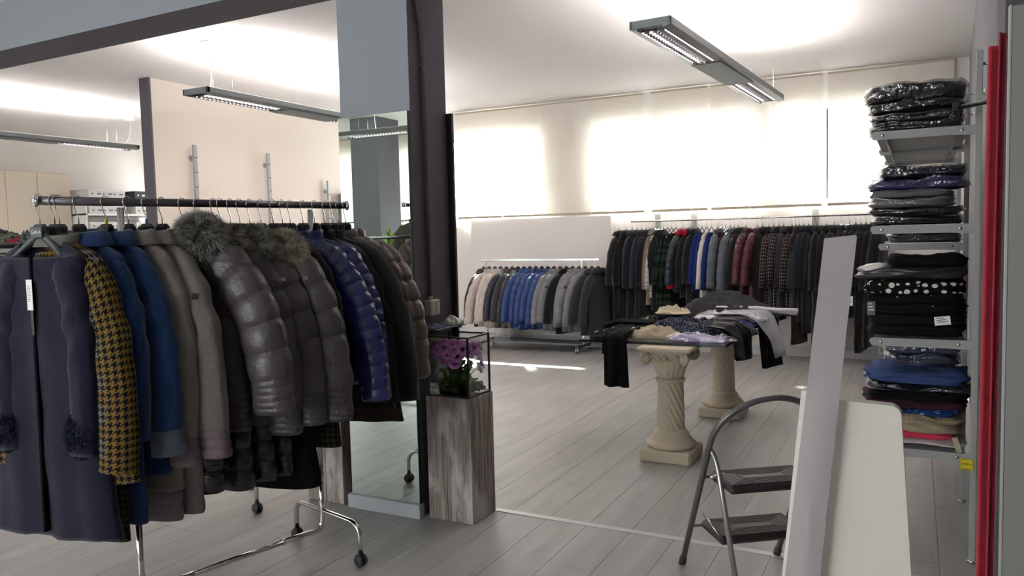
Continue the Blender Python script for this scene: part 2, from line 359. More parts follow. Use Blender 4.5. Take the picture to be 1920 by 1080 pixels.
# partition with dark end
MB().box(-7.15, -7.03, 5.47, YB, 0, ZC).build('wall_partition', m_beige, kind='structure')
MB().box(-7.165, -7.015, 5.45, 5.47, 0, ZC).build('trim_2', m_dgrey, kind='structure')
# beam and column between the rooms: pale faces, dark reveals
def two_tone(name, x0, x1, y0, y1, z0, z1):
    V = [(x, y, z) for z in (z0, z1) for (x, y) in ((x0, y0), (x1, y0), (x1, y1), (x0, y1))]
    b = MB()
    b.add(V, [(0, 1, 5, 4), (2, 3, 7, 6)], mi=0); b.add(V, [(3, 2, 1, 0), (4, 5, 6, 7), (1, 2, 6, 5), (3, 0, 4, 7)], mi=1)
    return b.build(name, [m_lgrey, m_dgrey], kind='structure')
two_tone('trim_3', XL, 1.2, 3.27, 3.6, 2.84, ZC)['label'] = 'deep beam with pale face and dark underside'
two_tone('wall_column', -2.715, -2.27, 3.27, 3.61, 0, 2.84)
MB().box(-2.3, -2.236, 3.612, 3.63, 0, 2.12).build('trim_4', mat('black_board', '#232225', 0.6), kind='structure')
MB().box(-9.1, -8.9, 3.27, 3.6, 0, 2.84).build('wall_pillar', m_dgrey, kind='structure')
# back wall panel, skirtings
MB().box(-5.47, -3.42, YB-.07, YB, 0.12, 1.68, bev=.004).build('wall_panel', m_wall, kind='structure')
m_skirt = mat('skirting', '#c2c2c2', 0.5)
MB().box(-7.03, .46, YB-.085, YB-.0705, 0, 0.11, bev=.003).build('baseboard_back', m_skirt, kind='structure')
MB().box(-7.028, -7.01, 5.5, YB-.1, 0, 0.09).build('baseboard_partition', m_skirt, kind='structure')
# rear-room pillar and wall seen only in the mirror
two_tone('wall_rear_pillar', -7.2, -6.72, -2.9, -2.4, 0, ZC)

# ---------------------------------------------------------------- blinds
blinds = [(-5.656, -4.959), (-4.955, -4.352), (-4.349, -3.676), (-3.672, -2.975), (-2.874, -2.193), (-2.155, -1.473), (-1.47, -0.934), (-0.874, -0.198), (-0.194, 0.329)]
bl_lab = ['cream panel blind nearest the dark column', 'cream panel blind, second from the dark column', 'beige panel blind in front of the wall between two windows', 'cream panel blind right of the beige one, glowing below',
  'cream panel blind just left of the far end of the long lamp', 'cream panel blind ending behind the far end of the long lamp', 'narrow cream panel blind right of the long lamp', 'wide cream panel blind left of the stacked shelf', 'dim cream panel blind above the black bagged stack in the corner']
def blind(x0, x1, y, z0, z1, label, seed):
    t = empty('panel_blind', ((x0+x1)/2, y, z0), 0, label, 'blind', 'panel blinds along the window wall'); w = (x1-x0)/2; b = MB(); n = 14; Rg = []
    for i in range(9):
        z = (z1-z0)*i/8
        Rg.append([(-w+2*w*j/n, 0.004*math.sin(j*1.3+seed)+0.003*math.sin(i*.8+j*.5), z) for j in range(n+1)])
    b.rings(Rg, closed=False, caps=False); b.build('fabric', m_blind, t)
    MB().box(-w, w, -.006, .008, -.002, .028, bev=.002).build('hem_bar', m_blindedge, t)
    MB().box(-w, w, -.014, .014, z1-z0-.012, z1-z0+.006, bev=.002).build('head_rail', m_blindedge, t); return t
for k, (a, c) in enumerate(blinds): blind(a, c, 9.235 + (.012 if k % 2 else 0), 1.70, 3.145, bl_lab[k], k)
rb = [(-11.4, -10.3), (-9.75, -8.75), (-8.72, -7.72), (-7.5, -6.6), (-6.55, -5.2)]
for k, (a, c) in enumerate(rb):
    t = blind(a, c, YR+.09, 1.72, 3.1, 'cream panel blind behind the viewer, %s from the left wall there' % ('first', 'second', 'third', 'fourth', 'fifth', 'sixth', 'seventh')[k], k+20); t['group'] = 'panel blinds behind the viewer, seen in the mirror'
t = blind(-11.5, -10.3, 9.28, 1.0, 3.145, 'pale blind over the window of the small room beyond the partition', 50)

MB().box(-6.6, .2, YB+.25, YB+.75, 2.86, 2.98, bev=.005).build('trim_added_shade', m_wall, kind='structure')['label'] = 'unseen overhang added outside the windows to shade the upper blinds'  # overhang added out of view to keep sun off the upper blinds
# ---------------------------------------------------------------- pendant lamps
m_lampb = mat('lamp_aluminium', '#7f8486', 0.4, 0.5); m_louv = mat('louvre_mirror_alu', '#d9d9db', 0.12, 1.0); m_tube = emis('fluorescent_tube', '#fff4ee', 3.5)
def pendant(loc, rz, length, width, label, canopy, up, down):
    """long suspended lamp: body along local Y, louvred boxes at both ends, closed middle"""
    t = empty('pendant_lamp', loc, rz, label, 'lamp', 'long suspended lamps'); w = width/2; L2 = length/2
    b = MB()
    for s in (-1, 1):    # side rails with a sloped skirt
        b.box(s*w, s*(w-.02), -L2, L2, 0, .05, bev=.004)
        b.add([(s*w*.98, -L2, .0), (s*(w-.05), -L2, -.012), (s*(w-.05), L2, -.012), (s*w*.98, L2, 0), (s*w*.98, -L2, .012), (s*(w-.05), -L2, .0), (s*(w-.05), L2, 0), (s*w*.98, L2, .012)],
              [(0, 1, 2, 3), (4, 7, 6, 5), (0, 4, 5, 1), (3, 2, 6, 7), (1, 5, 6, 2), (0, 3, 7, 4)])
        b.box(-w, w, s*L2, s*(L2-.03), 0, .05, bev=.004)
    b.build('body', m_lampb, t)
    g = length*.145
    MB().box(-w+.02, w-.02, -g, g, -.014, .045, bev=.004).build('centre_cover', mat('lamp_cover', '#757b7d', 0.5), t)
    MB().box(-w+.021, w-.021, -L2+.031, L2-.031, .043, .047).build('added_top_plate', mat('top_plate_alu', '#a8a8ac', .35, .8), t)  # added plate, hides the bright ceiling from view through the louvres
    for s in (-1, 1):
        lv = MB(); a, c = (g+.01, L2-.06) if s > 0 else (-L2+.06, -g-.01); n = int((c-a)/.045)
        for i in range(n+1):
            y = a+(c-a)*i/n; lv.add([(-w+.05, y, -.008), (0, y+.012, -.006), (w-.05, y, -.008), (w-.05, y+.014, .024), (0, y+.026, .024), (-w+.05, y+.014, .024)], [(0, 1, 4, 5), (1, 2, 3, 4)])
        for x in (-w+.05, 0, w-.05): lv.box(x-.0015, x+.0015, a, c, -.01, .03)
        lv.build('louvre', m_louv, t)
        tb = MB()
        for x in (-w*.32, w*.32): tb.tube([(x, a+.03, .032), (x, c-.03, .032)], .008, 8)
        tb.build('tube', m_tube, t)
        for y in ((L2-.30)*s,):
            for x in (-w+.03, w-.03): 
                MB().tube([(x, y, .045), (x*.9, y, ZC-loc[2])], .0006, 4).build('suspension_wire', m_chrome, t)
    ld = bpy.data.lights.new('tube_light', 'AREA'); ld.shape = 'RECTANGLE'; ld.size = w*1.2; ld.size_y = length*.95; ld.energy = up; ld.color = (1, .94, .92)
    lo = bpy.data.objects.new('tube_light', ld); COL.objects.link(lo); lo.parent = t; lo.location = (0, 0, .055); lo.rotation_euler = (PI, 0, 0)
    inv = Matrix.Rotation(-rz, 3, 'Z'); c = inv @ (Vector(canopy)-Vector(loc)); h = ZC-loc[2]
    MB().lathe([(.055, h-.06), (.06, h-.05), (.06, h-.005), (.05, h-.001)], 20, (c.x, c.y, 0)).build('canopy', m_white, t)
    cx = max(-w+.03, min(w-.03, c.x)); cy = max(-L2+.05, min(L2-.05, c.y))
    MB().tube(bez((c.x, c.y, h-.055), (c.x+.03, c.y+.02, h*.55), (cx, cy, .045), 10), .004, 8).build('cord', mat('grey_cord', '#8d8d90', 0.5), t)
    return t
lampL = pendant((-5.36, 5.98, 2.70), 0, 2.75, .30, 'long louvred pendant lamp left of the column, near the beige partition', (-5.40, 4.80, ZC), LAMP_UP, LAMP_DOWN)
lampR = pendant((-1.28, 5.92, 2.62), R(-3), 3.1, .25, 'long louvred pendant lamp in front of the cream blinds', (-1.385, 4.70, ZC), LAMP_UP, LAMP_DOWN)
lampF = pendant((-9.12, 5.4, 2.70), 0, 2.8, .25, 'far suspended lamp in the small room at the left edge', (-9.3, 6.9, ZC), LAMP_UP*.8, LAMP_DOWN*.6)
lampM = pendant((-5.0, -1.3, 2.74), R(90), 2.8, .25, 'suspended lamp of the front room, seen only in the mirror', (-5.9, -1.3, ZC), LAMP_UP*.4, LAMP_DOWN*.5)
MB().lathe([(.05, -.05), (.055, -.04), (.055, -.003), (.05, 0)], 16).build('ceiling_canopy', m_white, label='white round ceiling canopy above the table, next to the bright ceiling spot', cat='ceiling fitting', loc=(-1.385, 7.0, ZC))
MB().lathe([(.06, -.05), (.07, -.04), (.07, -.003), (.06, 0)], 16).build('ceiling_canopy', m_white, label='white round ceiling canopy far left above the small room', cat='ceiling fitting', loc=(-9.36, 5.75, ZC))
#==OBJECTS==
# ---------------------------------------------------------------- mirror, pedestals, flower case
t = empty('standing_mirror', (-2.49, 3.25, 0), 0, 'tall frameless mirror on a pale grey plinth leaning place in front of the column', 'mirror')
t['label'] = 'tall frameless mirror on a pale grey plinth in front of the column'
MB().box(-.235, .235, -.03, .018, 0, .075, bev=.003).build('plinth', mat('plinth_grey', '#b4b8bd', 0.5), t)
MB().box(-.215, .228, -.012, .010, .075, 2.09, bev=.002).build('backing', mat('mirror_edge', '#35413c', 0.25), t)
MB().box(-.213, .226, -.0155, -.0125, .077, 2.088).build('mirror_glass', m_mirror, t)

def pedestal(x0, x1, y0, y1, h, label, seed):
    rnd = random.Random(seed); t = empty('wooden_pedestal', ((x0+x1)/2, (y0+y1)/2, 0), 0, label, 'pedestal'); w = (x1-x0)/2; d = (y1-y0)/2; th = .012
    MB().box(-w+th, w-th, -d+th, d-th, .004, h-.006).build('core', mat('dark_core', '#3a332e', 0.9), t)
    for s in (-1, 1):
        c = [-w, w*rnd.uniform(-.25, .25), w]
        for i in range(2):
            MB().box(c[i]+.0006, c[i+1]-.0006, s*d, s*(d-th), rnd.uniform(0, .004), h-rnd.uniform(0, .002), bev=.0015).build('board', m_barn, t)
        c = [-d+th, rnd.uniform(-.03, .03), d-th]
        for i in range(2):
            MB().box(s*w, s*(w-th), c[i]+.0006, c[i+1]-.0006, rnd.uniform(0, .004), h-rnd.uniform(0, .002), bev=.0015).build('board', m_barn, t)
    MB().box(-w+.001, w-.001, -d+.001, d-.001, h-.006, h+.001).build('top', m_barn, t)
    return t
pedestal(-2.225, -1.962, 3.03+.235, 3.50, .64, 'weathered wood pedestal under the glass flower case, right of the mirror', 3)
pedestal(-3.02, -2.765, 3.235, 3.46, .64, 'whitewashed wood pedestal left of the mirror, behind the coats', 5)
# bevelled glass case
cx0, cx1, cy0, cy1, cz0, cz1 = -2.218, -1.969, 3.272, 3.493, .6415, .952
t = empty('flower_case', ((cx0+cx1)/2, (cy0+cy1)/2, cz0), 0, 'black-framed glass case with pink flowers on the wooden pedestal', 'display case'); W = (cx1-cx0)/2; D = (cy1-cy0)/2; Hc = cz1-cz0; q = .0045
m_bar = mat('black_bar', '#241f20', 0.4)
b = MB()
for s in (-1, 1):
    for k in (-1, 1): b.box(s*W, s*(W-2*q), k*D, k*(D-2*q), 0, Hc)
b.build('post', m_bar, t)
for z, nm in ((0, 'base_rail'), (Hc-2*q, 'top_rail')):
    b = MB()
    for s in (-1, 1):
        b.box(-W+2*q, W-2*q, s*D, s*(D-2*q), z, z+2*q); b.box(s*W, s*(W-2*q), -D+2*q, D-2*q, z, z+2*q)
    b.build(nm, m_bar, t)
for s in (-1, 1):
    MB().box(-W+2*q, W-2*q, s*(D-q)-.001, s*(D-q)+.001, 2*q, Hc-2*q).build('pane', m_glass, t)
    MB().box(s*(W-q)-.001, s*(W-q)+.001, -D+2*q, D-2*q, 2*q, Hc-2*q).build('pane', m_glass, t)
MB().box(-W+2*q, W-2*q, -D+2*q, D-2*q, .001, .006).build('floor_plate', m_bar, t)
# flowers
m_petal = mat('petal', '#cf84cc', 0.6, var=.22, vscale=60); m_pist = mat('flower_eye', '#46203f', 0.8); m_leaf = mat('leaf', '#527a2c', 0.55, var=.4, vscale=40); m_moss = mat('moss', '#39471f', 0.9, bump=.8, bscale=120, var=.4, vscale=60)
t = empty('flower_bouquet', ((cx0+cx1)/2, (cy0+cy1)/2, cz0+.006), 0, 'mauve-pink artificial flowers with green leaves inside the glass case', 'flowers')
rnd = random.Random(4)
b = MB()
for k in range(150):
    x, y = rnd.uniform(-.105, .105), rnd.uniform(-.09, .09); r = rnd.uniform(.008, .017); z = rnd.uniform(0, .03)
    b.lathe([(r*.3, z), (r, z+r*.5), (r*.9, z+r), (r*.3, z+r*1.5)], 6, (x, y, 0))
b.build('moss', m_moss, t, kind='stuff')
def leafmesh(ln, wd):
    V = []; F = []; n = 6
    for i in range(n+1):
        s = i/n; w = wd*math.sin(PI*min(1, s*.95+.05))**.8*(1 if i % 2 else .78); z = ln*.35*math.sin(s*1.9); V += [(-w, ln*s, z+.004), (0, ln*s, z-.002), (w, ln*s, z+.004)]
    for i in range(n):
        a = i*3; F += [(a, a+1, a+4, a+3), (a+1, a+2, a+5, a+4)]
    return V, F
V, F = leafmesh(.055, .017); lf = None
for k in range(110):
    a = rnd.uniform(0, 2*PI); rr = rnd.uniform(.0, .10); z = rnd.uniform(.03, .14)
    if lf is None: lf = o = MB().add(V, F, True).build('leaf', m_leaf, t)
    else: o = bpy.data.objects.new('leaf', lf.data); COL.objects.link(o); o.parent = t
    o.location = (rr*math.cos(a)*.9, rr*math.sin(a)*.7, z); o.rotation_euler = (rnd.uniform(-.5, .9), rnd.uniform(-.5, .5), a-PI/2+rnd.uniform(-.6, .6)); s = rnd.uniform(.6, 1.05); o.scale = (s, s*.8, s)
st = MB()
# bloom
def petal(ang):
    V = []; F = []; n, m = 5, 4
    for i in range(n+1):
        s = i/n; r = .004+.019*s; w = .0135*math.sin(PI*(.12+.78*s))**.6
        for j in range(m+1):
            v = (j/m-.5)*2; x = w*v; zz = .011*math.sin(s*2.4)+.0025*abs(v)*s+.0015*math.sin(v*6+s*5)
            ca, sa = math.cos(ang), math.sin(ang); V.append((r*ca-x*sa, r*sa+x*ca, zz))
    for i in range(n):
        for j in range(m): a = i*(m+1)+j; F.append((a, a+1, a+m+2, a+m+1))
    return V, F
bl = None; ey = None
heads = [(-.105, -.06, .235), (-.085, -.08, .215), (-.06, -.085, .225), (-.03, -.09, .235), (-.005, -.092, .21), (.022, -.088, .225), (.045, -.085, .20), (-.045, -.05, .25), (.0, -.045, .25), (.03, -.04, .245), (.07, -.07, .235), (.09, -.045, .215), (.10, -.01, .235), (.098, .02, .205), (.10, .045, .18), (.102, .06, .145), (.10, .035, .125), (-.07, .0, .235), (.05, .04, .23), (-.09, .04, .225), (.085, .07, .235), (.0, .05, .24), (-.02, -.085, .185), (.035, -.09, .17), (-.095, -.03, .2)]
for (x, y, z) in heads:
    if bl is None:
        b = MB()
        for k in range(6): b.add(*petal(k*PI/3), smooth=True)
        bl = o = b.build('bloom', m_petal, t)
        ey = MB().lathe([(.001, .001), (.0075, .002), (.0065, .006), (.001, .008)], 8).build('flower_eye', m_pist, o)
    else:
        o = bpy.data.objects.new('bloom', bl.data); COL.objects.link(o); o.parent = t; e = bpy.data.objects.new('flower_eye', ey.data); COL.objects.link(e); e.parent = o
    o.location = (x*.93, y*.93, z)
    d = Vector((x*2.2+.02, y*3-.05, .10)).normalized(); o.rotation_euler = d.to_track_quat('Z', 'Y').to_euler(); s = rnd.uniform(1.3, 1.65); o.scale = (s, s, s)
    st.tube(bez((x*.2, y*.2, .01), (x*.4, y*.4, z*.7), (x*.93, y*.93, z), 8), .0014, 5)
st.build('stems', m_leaf, t)

# ---------------------------------------------------------------- small glass shelf fixed to the column's dark side
t = empty('column_shelf', (-2.269, 3.44, .972), 0, 'small glass shelf on the dark side of the column, behind the flower case', 'shelf')
MB().box(0, .092, -.135, .165, 0, .008, bev=.001).build('glass_plate', mat('green_glass_edge', '#4c6a60', 0.08), t)
for y in (-.10, .13): MB().box(0, .085, y-.004, y+.004, -.012, -.0005).build('bracket', m_blackp, t)

# ---------------------------------------------------------------- glass table on two stone columns
def stone_column(x, y, label):
    t = empty('stone_pillar', (x, y, 0), 0, label, 'pillar'); b = MB(); b.box(-.165, .165, -.165, .165, 0, .082, bev=.012); b.build('plinth', m_stone, t)
    MB().lathe([(.150, .083), (.158, .092), (.160, .104), (.150, .118), (.138, .124), (.132, .138), (.120, .15), (.112, .165), (.112, .172), (.100, .186), (.088, .2)], 40).build('base_moulding', m_stone, t)
    pr = [(.0885-.009*i/60, .196+.304*i/60) for i in range(61)]
    MB().lathe(pr, 144, mod=lambda r, z, a: -.0075*(1-abs(math.sin(7*(a+(z-.2)*6.0))))**.7+.002).build('twisted_shaft', m_stone, t)
    MB().lathe([(.080, .498), (.091, .503), (.095, .512), (.091, .521), (.082, .526)], 40).build('neck_ring', m_stone, t)
    n = 96; Rg = []
    for i in range(23):
        s = i/22; z = .524+.182*s; ring = []
        for k in range(n):
            a = 2*PI*k/n; rc = .080+.055*s**1.6; sq = min(1/max(abs(math.cos(a)), 1e-6), 1/max(abs(math.sin(a)), 1e-6)); sqr = .112*min(sq, 1.36)
            r = rc*(1-s**2.5)+(sqr+.012)*s**2.5
            lv = .010*max(0, math.cos(4*a))*math.sin(PI*min(1, s*1.35))+.006*max(0, math.cos(8*a+PI))*math.sin(PI*min(1, s*2))+.003*math.cos(16*a)*math.sin(PI*s*3)**2
            ring.append(((r+lv)*math.cos(a), (r+lv)*math.sin(a), z))
        Rg.append(ring)
    MB().rings(Rg).build('capital', m_stone, t)
    b = MB()
    for k in range(4):        # corner volutes
        a = PI/4+k*PI/2; T = Matrix.Translation((math.cos(a)*.168, math.sin(a)*.172, .664)) @ Matrix.Rotation(a, 4, 'Z')
        sp = []
        for i in range(30):
            th = i/29*PI*3.2; rr = .042*(1-i/29*.78); sp.append((rr*math.sin(th)*.9, 0, rr*math.cos(th)))
        b.tube(sp, [.014*(1-.4*i/29) for i in range(30)], 8, T=T, flat=1.0)
        b.tube([(0, -.022, 0), (0, .022, 0)], .027, 14, T=T)
        b.tube(bez((-.09, 0, -.06), (-.05, 0, .0), (0, 0, .032), 8), .014, 8, T=T)
    b.build('volute', m_stone, t)
    b = MB()
    for k in range(4):
        a = k*PI/2; T = Matrix.Rotation(a, 4, 'Z') @ Matrix.Translation((.125, 0, .665))
        b.lathe([(.002, -.018), (.016, -.012), (.02, 0), (.016, .012), (.002, .018)], 10, T.translation)
        for s in (-1, 1): b.tube([T @ Vector((0, s*y, z)) for y, z in ((.02, -.02), (.045, .005), (.07, .012), (.095, -.005))], .008, 6)
    b.build('rosette', m_stone, t)
    MB().box(-.172, .172, -.172, .172, .706, .733, bev=.008).build('abacus', m_stone, t)
    return t
stone_column(-1.385, 4.80, 'nearer cream cast-stone pillar with twisted shaft, under the front of the glass table')
stone_column(-1.335, 6.10, 'farther cream cast-stone pillar with twisted shaft, under the back of the glass table')
t = empty('glass_tabletop', (-1.5, 5.55, .7345), 0, 'dark-edged glass tabletop lying on the two stone pillars, covered with clothes', 'table top')
MB().box(-.49, .47, -.79, .85, 0, .016, bev=.002).build('pane', film('table_glass', .8, (.75, .82, .8, 1), .03, 0), t)
b = MB(); b.box(-.493, .473, -.7935, -.7905, 0, .016); b.box(-.493, .473, .8505, .8535, 0, .016); b.box(-.4935, -.4905, -.79, .85, 0, .016); b.box(.4705, .4735, -.79, .85, 0, .016)
b.build('edge', mat('glass_edge_dark', '#14181a', 0.15), t)
ZT = .7512

# ---------------------------------------------------------------- soft shapes
def heap(name, x, y, z, lx, ly, h, rz, m, label, cat, group=None, seed=0, folds=5, fold_amp=.25, n=34, edge=.35, wob=.10, pleat=0.0, sheet=None, kind=None):
    """rumpled garment lying flat: closed lumpy shape resting on z"""
    b = MB(); Rg = []; nr = 26; na = n*3
    rings = []
    for i in range(nr+1):
        s = i/nr; ring = []
        for k in range(na):
            a = 2*PI*k/na; ca, sa = math.cos(a), math.sin(a); sq = (abs(ca)**3.2+abs(sa)**3.2)**(-1/3.2)
            wv = 1+wob*fbm(ca*1.7, sa*1.7, 0, seed)*2+wob*.5*fbm(ca*4, sa*4, 1, seed)*2
            rr = s**.8*sq*wv; X = rr*ca*lx/2; Y = rr*sa*ly/2
            prof = (1-s**(2.0/edge))**.5 if s < 1 else 0
            wx, wy = X+.05*fbm(X*5, Y*5, 7, seed), Y+.05*fbm(X*5, Y*5, 9, seed)
            rd = 1-abs(2*fbm(wx*7*folds/5, wy*11*folds/5, 2, seed)); f = 1-fold_amp*.6+fold_amp*1.5*(rd**2-.5)+fold_amp*1.0*fbm(wx*22, wy*22, 4, seed)
            zz = max(.003, h*prof*max(.3, f)*(.62+.38*(1-s))-pleat*abs(math.sin(Y*42+X*7+2*fbm(X*3, Y*3, 0, seed)))**.5); ring.append((X, Y, zz))
        rings.append(ring)
    rings = [[(p[0], p[1], p[2]) for p in r] for r in rings]
    bot = [(p[0]*.985, p[1]*.985, .0) for p in rings[-1]]
    inner = [(p[0]*.02, p[1]*.02, rings[1][0][2]) for p in rings[1]]
    b.rings([bot]+rings[::-1][:-1]+[inner])
    o = b.build(name, m, None, label, cat, group, kind, loc=(x, y, z)); o.rotation_euler = (0, 0, rz)
    return o
def drape(name, path, width_dir, width, m, label, cat, seed=0, th=.012, folds=4, amp=.012, taper=1.0, group=None):
    """cloth following a path (over an edge and down) with real thickness and folds"""
    P = [Vector(p) for p in path]; wd = Vector(width_dir).normalized(); Rg = []; n = 26; m_ = len(P)
    for i, p in enumerate(P):
        t = (P[min(i+1, m_-1)]-P[max(i-1, 0)]).normalized(); nn = t.cross(wd).normalized(); s = i/(m_-1); w = width/2*(1+(taper-1)*s); ring = []
        if nn.z < 0 and abs(nn.z) > .3: nn = -nn
        for side in (1, -1):
            for k in range(n+1):
                v = (k/n*2-1)*side; f = amp*(0.3+s)*math.sin(folds*v*2+seed+s*1.5)+amp*.7*fbm(v*2.5, s*3, 0, seed)
                e = th/2*(1-abs(v)**8)
                ring.append(p+wd*v*w+nn*(f+e*side)+Vector((0, 0, .012*fbm(v*3, 0, 5, seed) if i == m_-1 else 0)))
        Rg.append(ring)
    o = MB().rings(Rg, True, True, uvs=lambda i, j: (j*.01, i*.03)).build(name, m, None, label, cat, group)
    c = P[0]; me = o.data
    for v in me.vertices: v.co -= c
    o.location = c
    return o
def dens(pts, n=6):
    P = round_path(pts, .03, 6); out = []
    for a, b in zip(P[:-1], P[1:]):
        k = max(1, int((b-a).length/.03)); out += [a.lerp(b, i/k) for i in range(k)]
    return out+[P[-1]]

c_black = cotton('black_jersey', '#0f0f11'); c_char = cotton('charcoal_wool', '#3a3a3f'); c_beige = cotton('oatmeal_knit', '#b9ab93'); c_white = cotton('white_cotton', '#d6d4d6')
c_pgrey = cotton('pale_grey_cotton', '#9c9ca2'); c_violet = cotton('violet_cotton', '#4f4583'); c_navysp = spots('navy_speckle', '#111628', '#8a90a0', 110, .33); c_scarf = patches('dark_patterned', '#242126', '#76675f', 40)
c_cream = cotton('cream_knit', '#cdbfa4'); c_print = patches('black_silver_print', '#101012', '#c9c9cc', 16, .62); c_dknavy = cotton('dark_navy', '#14182a')
# left side unit top
heap('folded_scarf', -2.216, 3.52, .981, .085, .16, .055, 0, mat('grey_green_satin', '#a3aa9e', .35, bump=.6, bscale=30), 'crumpled pale grey scarf on the small shelf behind the flower case', 'scarf', None, 3, fold_amp=.5)
heap('folded_blouse', -2.222, 3.375, .981, .080, .13, .038, 0, cotton('blue_grey', '#6a7088'), 'folded lilac-grey blouse left of the pale scarf on the small shelf', 'blouse', None, 4, fold_amp=.5)
# on the table (z = ZT)
heap('folded_trousers', -1.32, 6.12, ZT, .78, .40, .25, R(-6), c_char, 'big pile of charcoal pleated trousers at the back of the glass table', 'trousers', None, 1, folds=3.5, fold_amp=.10, edge=.95, n=60, pleat=.012)
heap('cardigan', -1.68, 6.05, ZT, .42, .34, .075, .4, c_black, 'black cardigan under the cream sweater at the back left of the table', 'cardigan', None, 7)
heap('sweater', -1.68, 5.86, ZT+.07, .26, .17, .055, .2, c_cream, 'cream knitted sweater lying on top near the back left of the table', 'sweater', None, 8, edge=.5, folds=9, fold_amp=.7)
heap('shirt', -1.22, 5.78, ZT+.045, .50, .26, .055, R(-8), c_white, 'white shirt in a plastic sleeve in the middle of the table', 'shirt', None, 9, fold_amp=.12)
heap('plastic_sleeve', -1.22, 5.78, ZT+.043, .54, .29, .075, R(-8), m_bag, 'clear plastic sleeve around the white shirt', 'plastic bag', None, 10, fold_amp=.35)
heap('scarf', -1.70, 5.52, ZT, .34, .36, .06, .2, c_scarf, 'dark patterned scarf left of the speckled navy knit', 'scarf', None, 11)
heap('knit_top', -1.33, 5.30, ZT, .74, .52, .105, R(-14), c_navysp, 'speckled navy knit top spread over the middle of the table', 'knit top', None, 12, folds=4, n=50)
heap('cardigan', -1.57, 5.02, ZT, .36, .26, .075, R(25), c_beige, 'oatmeal cardigan with rolled sleeves at the front edge of the table', 'cardigan', None, 13, folds=6)
heap('folded_blouse', -1.24, 4.93, ZT, .38, .20, .038, R(-4), cotton('lilac', '#8c7fb4'), 'lilac blouse in plastic at the front right corner of the table', 'blouse', None, 14, fold_amp=.12)
heap('plastic_sleeve', -1.24, 4.93, ZT, .44, .24, .055, R(-4), m_bag, 'clear plastic sleeve around the lilac blouse', 'plastic bag', None, 15, fold_amp=.4)
heap('folded_shirt', -1.09, 5.55, ZT+.01, .16, .34, .06, 0, c_violet, 'violet shirt at the right edge of the table', 'shirt', None, 16)
heap('printed_top', -1.84, 5.00, ZT, .30, .40, .05, R(8), c_print, 'black top with silver print at the left front corner of the table', 'top', None, 17)
heap('folded_trousers', -1.70, 5.22, ZT, .44, .30, .055, .1, c_black, 'flat black trousers beside the silver printed top', 'trousers', None, 18)
# hanging over the edges
drape('hanging_trousers', dens([(-1.72, 5.08, ZT+.045), (-1.73, 4.80, ZT+.042), (-1.73, 4.735, ZT+.03), (-1.725, 4.72, ZT-.05), (-1.72, 4.715, .455)]), (1, .1, 0), .125, c_black, 'black trouser legs hanging down from the front left edge of the table', 'trousers', 2, th=.02, folds=3, taper=1.35)
drape('hanging_blouse', dens([(-1.68, 5.4, ZT+.05), (-1.95, 5.4, ZT+.05), (-2.03, 5.4, ZT+.02), (-2.035, 5.4, .56)]), (0, 1, 0), .16, c_black, 'black sleeve hanging over the left edge of the table', 'top', 3, th=.015)
drape('draped_blouse', dens([(-1.3, 5.72, ZT+.10), (-1.03, 5.75, ZT+.10), (-.965, 5.76, ZT+.06), (-.88, 5.72, ZT-.06), (-.84, 5.66, .56)]), (.35, .93, 0), .50, c_pgrey, 'pale grey blouse draped over the right edge of the table', 'blouse', 5, th=.006, folds=2, taper=.32)
drape('hanging_trousers', dens([(-1.15, 6.0, ZT+.05), (-1.03, 6.0, ZT+.06), (-.98, 6.0, ZT+.03), (-.93, 5.9, .44)]), (.4, .9, 0), .24, c_black, 'black trousers hanging down behind the pale grey blouse at the right edge', 'trousers', 6, th=.018)
drape('white_sleeve', dens([(-1.35, 6.0, ZT+.12), (-1.1, 6.02, ZT+.11), (-.86, 6.05, ZT+.085), (-.78, 6.05, ZT+.08)]), (.1, 1, 0), .12, c_white, 'white sleeve sticking out over the right edge of the table', 'shirt', 7, th=.014, taper=.6)
drape('dress', dens([(-1.2, 5.12, ZT+.09), (-1.06, 5.12, ZT+.085), (-1.0, 5.12, ZT+.03), (-.985, 5.12, .62)]), (.1, 1, 0), .22, mat('black_satin', '#0c0d12', .35, bump=.7, bscale=18), 'black satin dress with white piping falling over the right front edge', 'dress', 8, th=.02, folds=5, amp=.03)

# ---------------------------------------------------------------- step stool
A = Vector((-.9, 3.262, 0)); wv = Vector((.802, .597, 0)); fv = Vector((.597, -.802, 0)); WS = .444
m_hoop = mat('grey_metallic_tube', '#6b696a', 0.35, 0.5); m_leg = mat('satin_steel_tube', '#a3a19f', 0.3, 0.7); m_step = mat('step_plastic', '#2c2527', 0.5); m_rib = mat('step_tread', '#4a4245', 0.6)
t = empty('step_stool', A+wv*.22+fv*.25, math.atan2(wv.y, wv.x), 'grey tubular folding step stool with two ribbed black steps', 'step stool')
